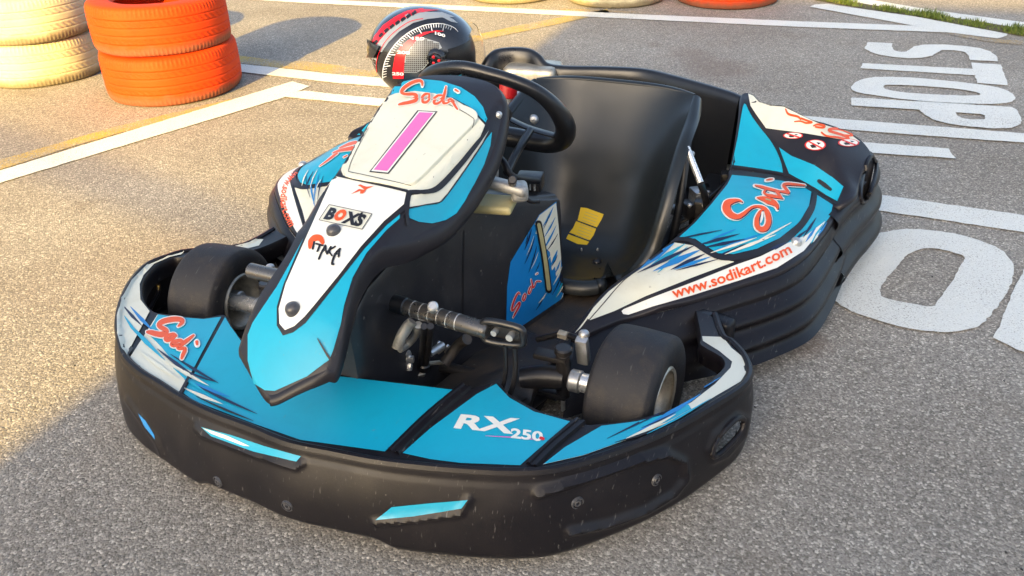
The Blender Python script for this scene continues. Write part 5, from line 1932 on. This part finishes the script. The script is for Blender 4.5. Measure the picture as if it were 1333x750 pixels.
marking('road_line', [[[(1080, 246), (1146.6, 253.6), (1333, 280), (1900, 360), (1900, 386), (1333, 302), (1144, 274), (1080, 265)]]], 'roadwhite', .004, 'thick white line above the big painted letter')
marking('road_line', [[[(330, -6), (440, 0.5), (600, 7.4), (820, 18), (1040, 27.7), (1190, 33.3), (1235, 42.3), (1040, 35), (820, 24.4), (600, 13.5), (400, 4), (300, -2)]]], 'roadwhite', .0042, 'white line in front of the far tyres')
marking('road_line', [[[(1054.4, 8.9), (1060, 6), (1076, 5), (1190.5, 21.4), (1311, 44), (1310, 47), (1298.6, 50), (1235.6, 42.3), (1179, 31.5)]]], 'roadwhite', .0050, 'tapered white line beside the grass strip')
marking('road_line', [[[(1085, -7), (1130, -1), (1213, 13), (1333, 29), (1900, 107), (1900, 116), (1333, 37), (1190, 15), (1094, 0)]]], 'roadwhite', .0042, 'white line beyond the grass strip')
marking('painted_letter', [[Z3b([(430, 243), (575, 250), (570, 272), (585, 293), (620, 300), (655, 298), (680, 280), (700, 267), (760, 258), (870, 257), (980, 265), (1080, 278), (1140, 298), (1175, 325), (1184, 355), (1020, 347), (1010, 318), (990, 300), (930, 291), (860, 290), (830, 305), (800, 322), (740, 335), (660, 337), (580, 330), (500, 318), (445, 300), (412, 280)])]], 'roadwhite', .0042, 'painted letter S of the word STOP')
marking('painted_letter', [[[(1123, 82.2), (1266, 89.5), (1264.8, 81.5), (1303, 84), (1307, 96), (1312.8, 111.2), (1272, 108), (1269.3, 98), (1119.7, 88.9)]]], 'roadwhite', .0042, 'painted letter T of the word STOP')
marking('painted_letter', [[cl(RG([(770, 285), (790, 265), (830, 253), (900, 250), (1000, 255), (1150, 270), (1250, 285), (1295, 305), (1303, 320), (1285, 333), (1230, 338), (1100, 335), (960, 325), (850, 310), (790, 300)])), cl(RG([(875, 281), (900, 276), (1000, 280), (1100, 288), (1170, 298), (1190, 307), (1170, 311), (1080, 309), (960, 302), (890, 292)]))]], 'roadwhite', .0050, 'painted letter O of the word STOP')
marking('painted_letter', [[RG([(770, 317), (960, 328), (1180, 341), (1290, 348), (1308, 356), (1325, 388), (1318, 406), (1290, 416), (1230, 418), (1160, 412), (1090, 403), (1040, 390), (1008, 372), (992, 357), (770, 343)]), RG([(1112, 366), (1190, 371), (1206, 376), (1204, 388), (1160, 389), (1130, 384), (1116, 376)])]], 'roadwhite', .0058, 'painted letter P of the word STOP')
marking('painted_letter', [[cl(Z5b([(180, 105), (300, 75), (400, 68), (500, 75), (620, 95), (740, 130), (840, 180), (885, 240), (888, 290), (870, 350), (820, 430), (750, 515), (680, 556), (560, 572), (420, 560), (280, 530), (120, 480), (30, 430), (0, 380), (20, 300), (90, 180)])), cl(Z5b([(470, 160), (380, 185), (320, 250), (260, 320), (238, 370), (260, 405), (380, 430), (490, 445), (530, 400), (600, 300), (645, 210), (600, 185), (540, 170)]))]], 'roadwhite', .0042, 'large painted letter O beside the kart')
marking('painted_letter', [[[(1293.6, 440), (1309, 405), (1324, 368), (1333, 352), (1360, 310), (1450, 330), (1450, 500), (1333, 459)]]], 'roadwhite', .0042, 'painted letter cut off at the right edge')
marking('road_line', [[[(-60, 234), (-60, 228), (0, 208), (150, 165), (300, 129), (305, 133), (200, 161), (100, 189), (0, 221)]]], 'roadyellow', .0034, 'worn yellow line beside the left white line')
marking('road_line', [[[(310, 72), (363, 79), (400, 80), (440, 85), (480, 92), (480, 101), (440, 97), (400, 91), (363, 88), (310, 82)]]], 'roadyellow', .0034, 'yellow line between the orange tyres and the helmet')
marking('road_line', [[[(478, 93), (540, 76), (617, 46), (690, 30), (745, 20), (790, 12), (794, 16), (750, 26), (690, 39), (617, 54), (560, 76), (480, 102)]]], 'roadyellow', .0026, 'yellow line behind the helmet')
marking('road_line', [[[(540, 2), (700, 10), (860, 16), (860, 19), (700, 13), (540, 4)]]], 'roadfaint', .0026, 'faint yellow trace under the far tyres')
marking('road_line', [[[(1235, 42), (1298, 51), (1333, 53), (1333, 58), (1290, 55), (1235, 45)]]], 'roadfaint', .0026, 'faint yellow trace beside the grass strip')


# grass strip
def grassmat():
    m, nt, b = newmat('grass_blades')
    oi = N(nt, 'ShaderNodeTexCoord')
    n1 = noise(nt, oi.outputs['Object'], 30, 3, .6)
    r_ = ramp(nt, n1.outputs[0], [(.3, (.045, .075, .010)), (.55, (.11, .16, .02)), (.75, (.22, .20, .05))])
    nt.links.new(r_.outputs[0], b.inputs['Base Color'])
    b.inputs['Roughness'].default_value = .6
    return m


M['grass'] = grassmat()
m_, nt_, b_ = newmat('soil')
tc_ = N(nt_, 'ShaderNodeTexCoord')
n_ = noise(nt_, tc_.outputs['Object'], 40, 5, .7)
nt_.links.new(ramp(nt_, n_.outputs[0], [(.3, (.045, .038, .018)), (.7, (.11, .095, .04))]).outputs[0], b_.inputs['Base Color'])
b_.inputs['Roughness'].default_value = .95
M['soil'] = m_
up_e = [(1085, -6), (1094, 0), (1190, 14.6), (1258, 26), (1333, 37.5), (1420, 50), (1900, 119)]
lo_e = [(1050, -4), (1062, 0.5), (1123, 11), (1190, 21), (1258, 34), (1333, 47.5), (1420, 62), (1900, 142)]
marking('soil_strip', [[lo_e + up_e[::-1]]], 'soil', .003, 'dark soil in the joint between two slabs')
mg = MB()
rg = random.Random(5)
for k in range(8200):
    u = rg.uniform(1052, 1400) if k < 5200 else rg.uniform(1400, 1900)
    a = np.interp(u, [p[0] for p in up_e], [p[1] for p in up_e])
    b = np.interp(u, [p[0] for p in lo_e], [p[1] for p in lo_e])
    v = a + (b - a) * (.5 + .5 * math.copysign(abs(rg.uniform(-1, 1)) ** 1.3, rg.uniform(-1, 1)))
    clump = math.sin(u * .11) + math.sin(u * .047 + 1.3) + .9
    if rg.random() > .35 + .3 * clump:
        continue
    p = unw(u, v, .003)
    h = rg.uniform(.008, .034) * (.7 + .25 * clump)
    an = rg.uniform(0, 6.28)
    w = rg.uniform(.0012, .0025)
    dx, dy = math.cos(an), math.sin(an)
    ln = Vector((rg.uniform(-.4, .4) * h, rg.uniform(-.4, .4) * h, h))
    mg.add([p + Vector((-dx * w, -dy * w, 0)), p + Vector((dx * w, dy * w, 0)), p + ln * .6 + Vector((dx * w * .8, dy * w * .8, 0)), p + ln + Vector((0, 0, -h * .1)), p + ln * .6 - Vector((dx * w * .8, dy * w * .8, 0))], [(0, 1, 2, 3, 4)], 'grass')
o = mg.build('grass', None, smooth=False)
tag(o, 'short green grass growing in the joint', 'grass', kind='stuff')

# small debris
mg = MB()
rg = random.Random(11)
for k in range(45):
    u, v = rg.uniform(0, 1333), rg.uniform(20, 745)
    p = unw(u, v, 0)
    if 1.2 < 0:
        continue
    s = rg.uniform(.0012, .0026)
    an = rg.uniform(0, 3)
    mg.box(p + Vector((0, 0, s * .4)), (s * 2, s * 1.4, s), rg.choice(['rubber', 'rim_stone', 'rubber']) if False else 'rubber', Matrix.Rotation(an, 3, 'Z'), s * .3, 1)
o = mg.build('rubber_crumbs', None)
tag(o, 'tiny dark rubber crumbs scattered over the asphalt', 'debris', kind='stuff')

# ================================================================== BUILDING, unseen behind the camera, a plain box shaped to shade the right half
SAZ = R(68.5)                      # direction the light travels, from +X
SEL = R(19)
ld = Vector((math.cos(SAZ), math.sin(SAZ), 0))
edge = Vector((-.965, 1.62, 0)) - ld * 9.0
fa = Vector((ld.y, -ld.x, 0)).normalized()
na = Vector((-fa.y, fa.x, 0))
far_pt = unw(1262, 10, 0)
# roof height so that its shadow ends at the lit strip beyond the grass
t_ = (far_pt - edge)
# solve edge + fa*s + ld*L = far_pt
det = fa.x * ld.y - fa.y * ld.x
s_ = (t_.x * ld.y - t_.y * ld.x) / det
L_ = (fa.x * t_.y - fa.y * t_.x) / det
BH = L_ * math.tan(SEL)
m_, nt_, b_ = newmat('render_wall')
tc_ = N(nt_, 'ShaderNodeTexCoord')
n_ = noise(nt_, tc_.outputs['Object'], 3, 5, .6)
nt_.links.new(ramp(nt_, n_.outputs[0], [(.3, (.30, .29, .26)), (.7, (.42, .40, .36))]).outputs[0], b_.inputs['Base Color'])
M['wallr'] = m_
m_, nt_, b_ = newmat('window_glass')
b_.inputs['Base Color'].default_value = (.03, .04, .05, 1)
b_.inputs['Roughness'].default_value = .1
M['glass'] = m_
bld = empty('shade_building', edge)
tag(bld, 'unseen plain building behind the photographer, shaped to cast the shade', 'building')
mbd = MB()
Lb, Wb = 16, 6
rot = Matrix((fa, na, Vector((0, 0, 1)))).transposed()
cc = fa * (Lb / 2) - na * (Wb / 2)
mbd.box(cc + Vector((0, 0, BH / 2)), (Lb, Wb, BH), 'wallr', rot, 0)
mbd.build('wall', bld, smooth=False)
for k in range(5):
    mwn = MB()
    mwn.box(fa * (2 + 3 * k) + na * .02 + Vector((0, 0, BH * .5)), (1.4, .08, BH * .35), 'glass', rot, .01)
    mwn.build('window', bld)

# unseen cable added to cast a soft shadow band on the sunlit ground
ldir = Vector((ld.x * math.cos(SEL), ld.y * math.cos(SEL), -math.sin(SEL)))
ga, gb = unw(0, 186, 0), unw(300, 292, 0)
gd = (gb - ga).normalized()
mcb = MB()
mcb.tube([ga - gd * 12 - ldir * 12 + Vector((0, 0, .0)), ga - ldir * 12, gb - ldir * 12, gb + gd * 9 - ldir * 12], .022, 'frame', 10)
for q in (ga - gd * 12 - ldir * 12, gb + gd * 9 - ldir * 12):
    mcb.cyl(Vector((q.x, q.y, 0)), q + Vector((0, 0, .2)), .07, 'wallr', 14)
tag(mcb.build('shadow_cable', None), 'unseen dark cable on two posts behind the photographer, added for its shadow', 'cable')

# ================================================================== LIGHT, SKY, CAMERA
w = D.worlds.new('World')
sc.world = w
w.use_nodes = True
nt = w.node_tree
bg = nt.nodes['Background']
sky = nt.nodes.new('ShaderNodeTexSky')
sky.sky_type = 'NISHITA'
sky.sun_disc = False
sky.sun_elevation = SEL
# light travels along ld, so the sun stands opposite
sdir = -ld
sky.sun_rotation = math.atan2(sdir.x, sdir.y)
sky.air_density = .8
sky.dust_density = 3.5
sky.ozone_density = .6
nt.links.new(sky.outputs[0], bg.inputs[0])
bg.inputs[1].default_value = .095
sun = D.lights.new('sun', 'SUN')
sun.energy = 2.9
sun.angle = R(.5)
sun.color = (1, .66, .15)
so = D.objects.new('sun', sun)
COL.objects.link(so)
ldir = Vector((ld.x * math.cos(SEL), ld.y * math.cos(SEL), -math.sin(SEL)))
so.rotation_euler = ldir.to_track_quat('-Z', 'Y').to_euler()
so.location = (0, 0, 8)

cam = D.cameras.new('camera')
co = D.objects.new('camera', cam)
COL.objects.link(co)
Xr = Vector((1, 0, 0))
Yd = Vector((0, -_st, -_ct))
F = Vector((0, _ct, -_st))
Rr = Xr * _c - Yd * _s
Dn = Xr * _s + Yd * _c
mx_ = Matrix((Rr, -Dn, -F)).transposed().to_4x4()
mx_.translation = CAMW
co.matrix_world = mx_
cam.sensor_width = 36
cam.lens = 36 * CF / W0
cam.clip_start = .02
cam.clip_end = 400
sc.camera = co

sc.view_settings.view_transform = 'Standard'
sc.view_settings.look = 'None'
sc.view_settings.exposure = 2.42
sc.view_settings.gamma = 1
sc.view_settings.use_white_balance = True
sc.view_settings.white_balance_temperature = 6850
sc.view_settings.white_balance_tint = 8
sc.view_settings.use_curve_mapping = False
sc.cycles.max_bounces = 6
sc.cycles.use_denoising = True
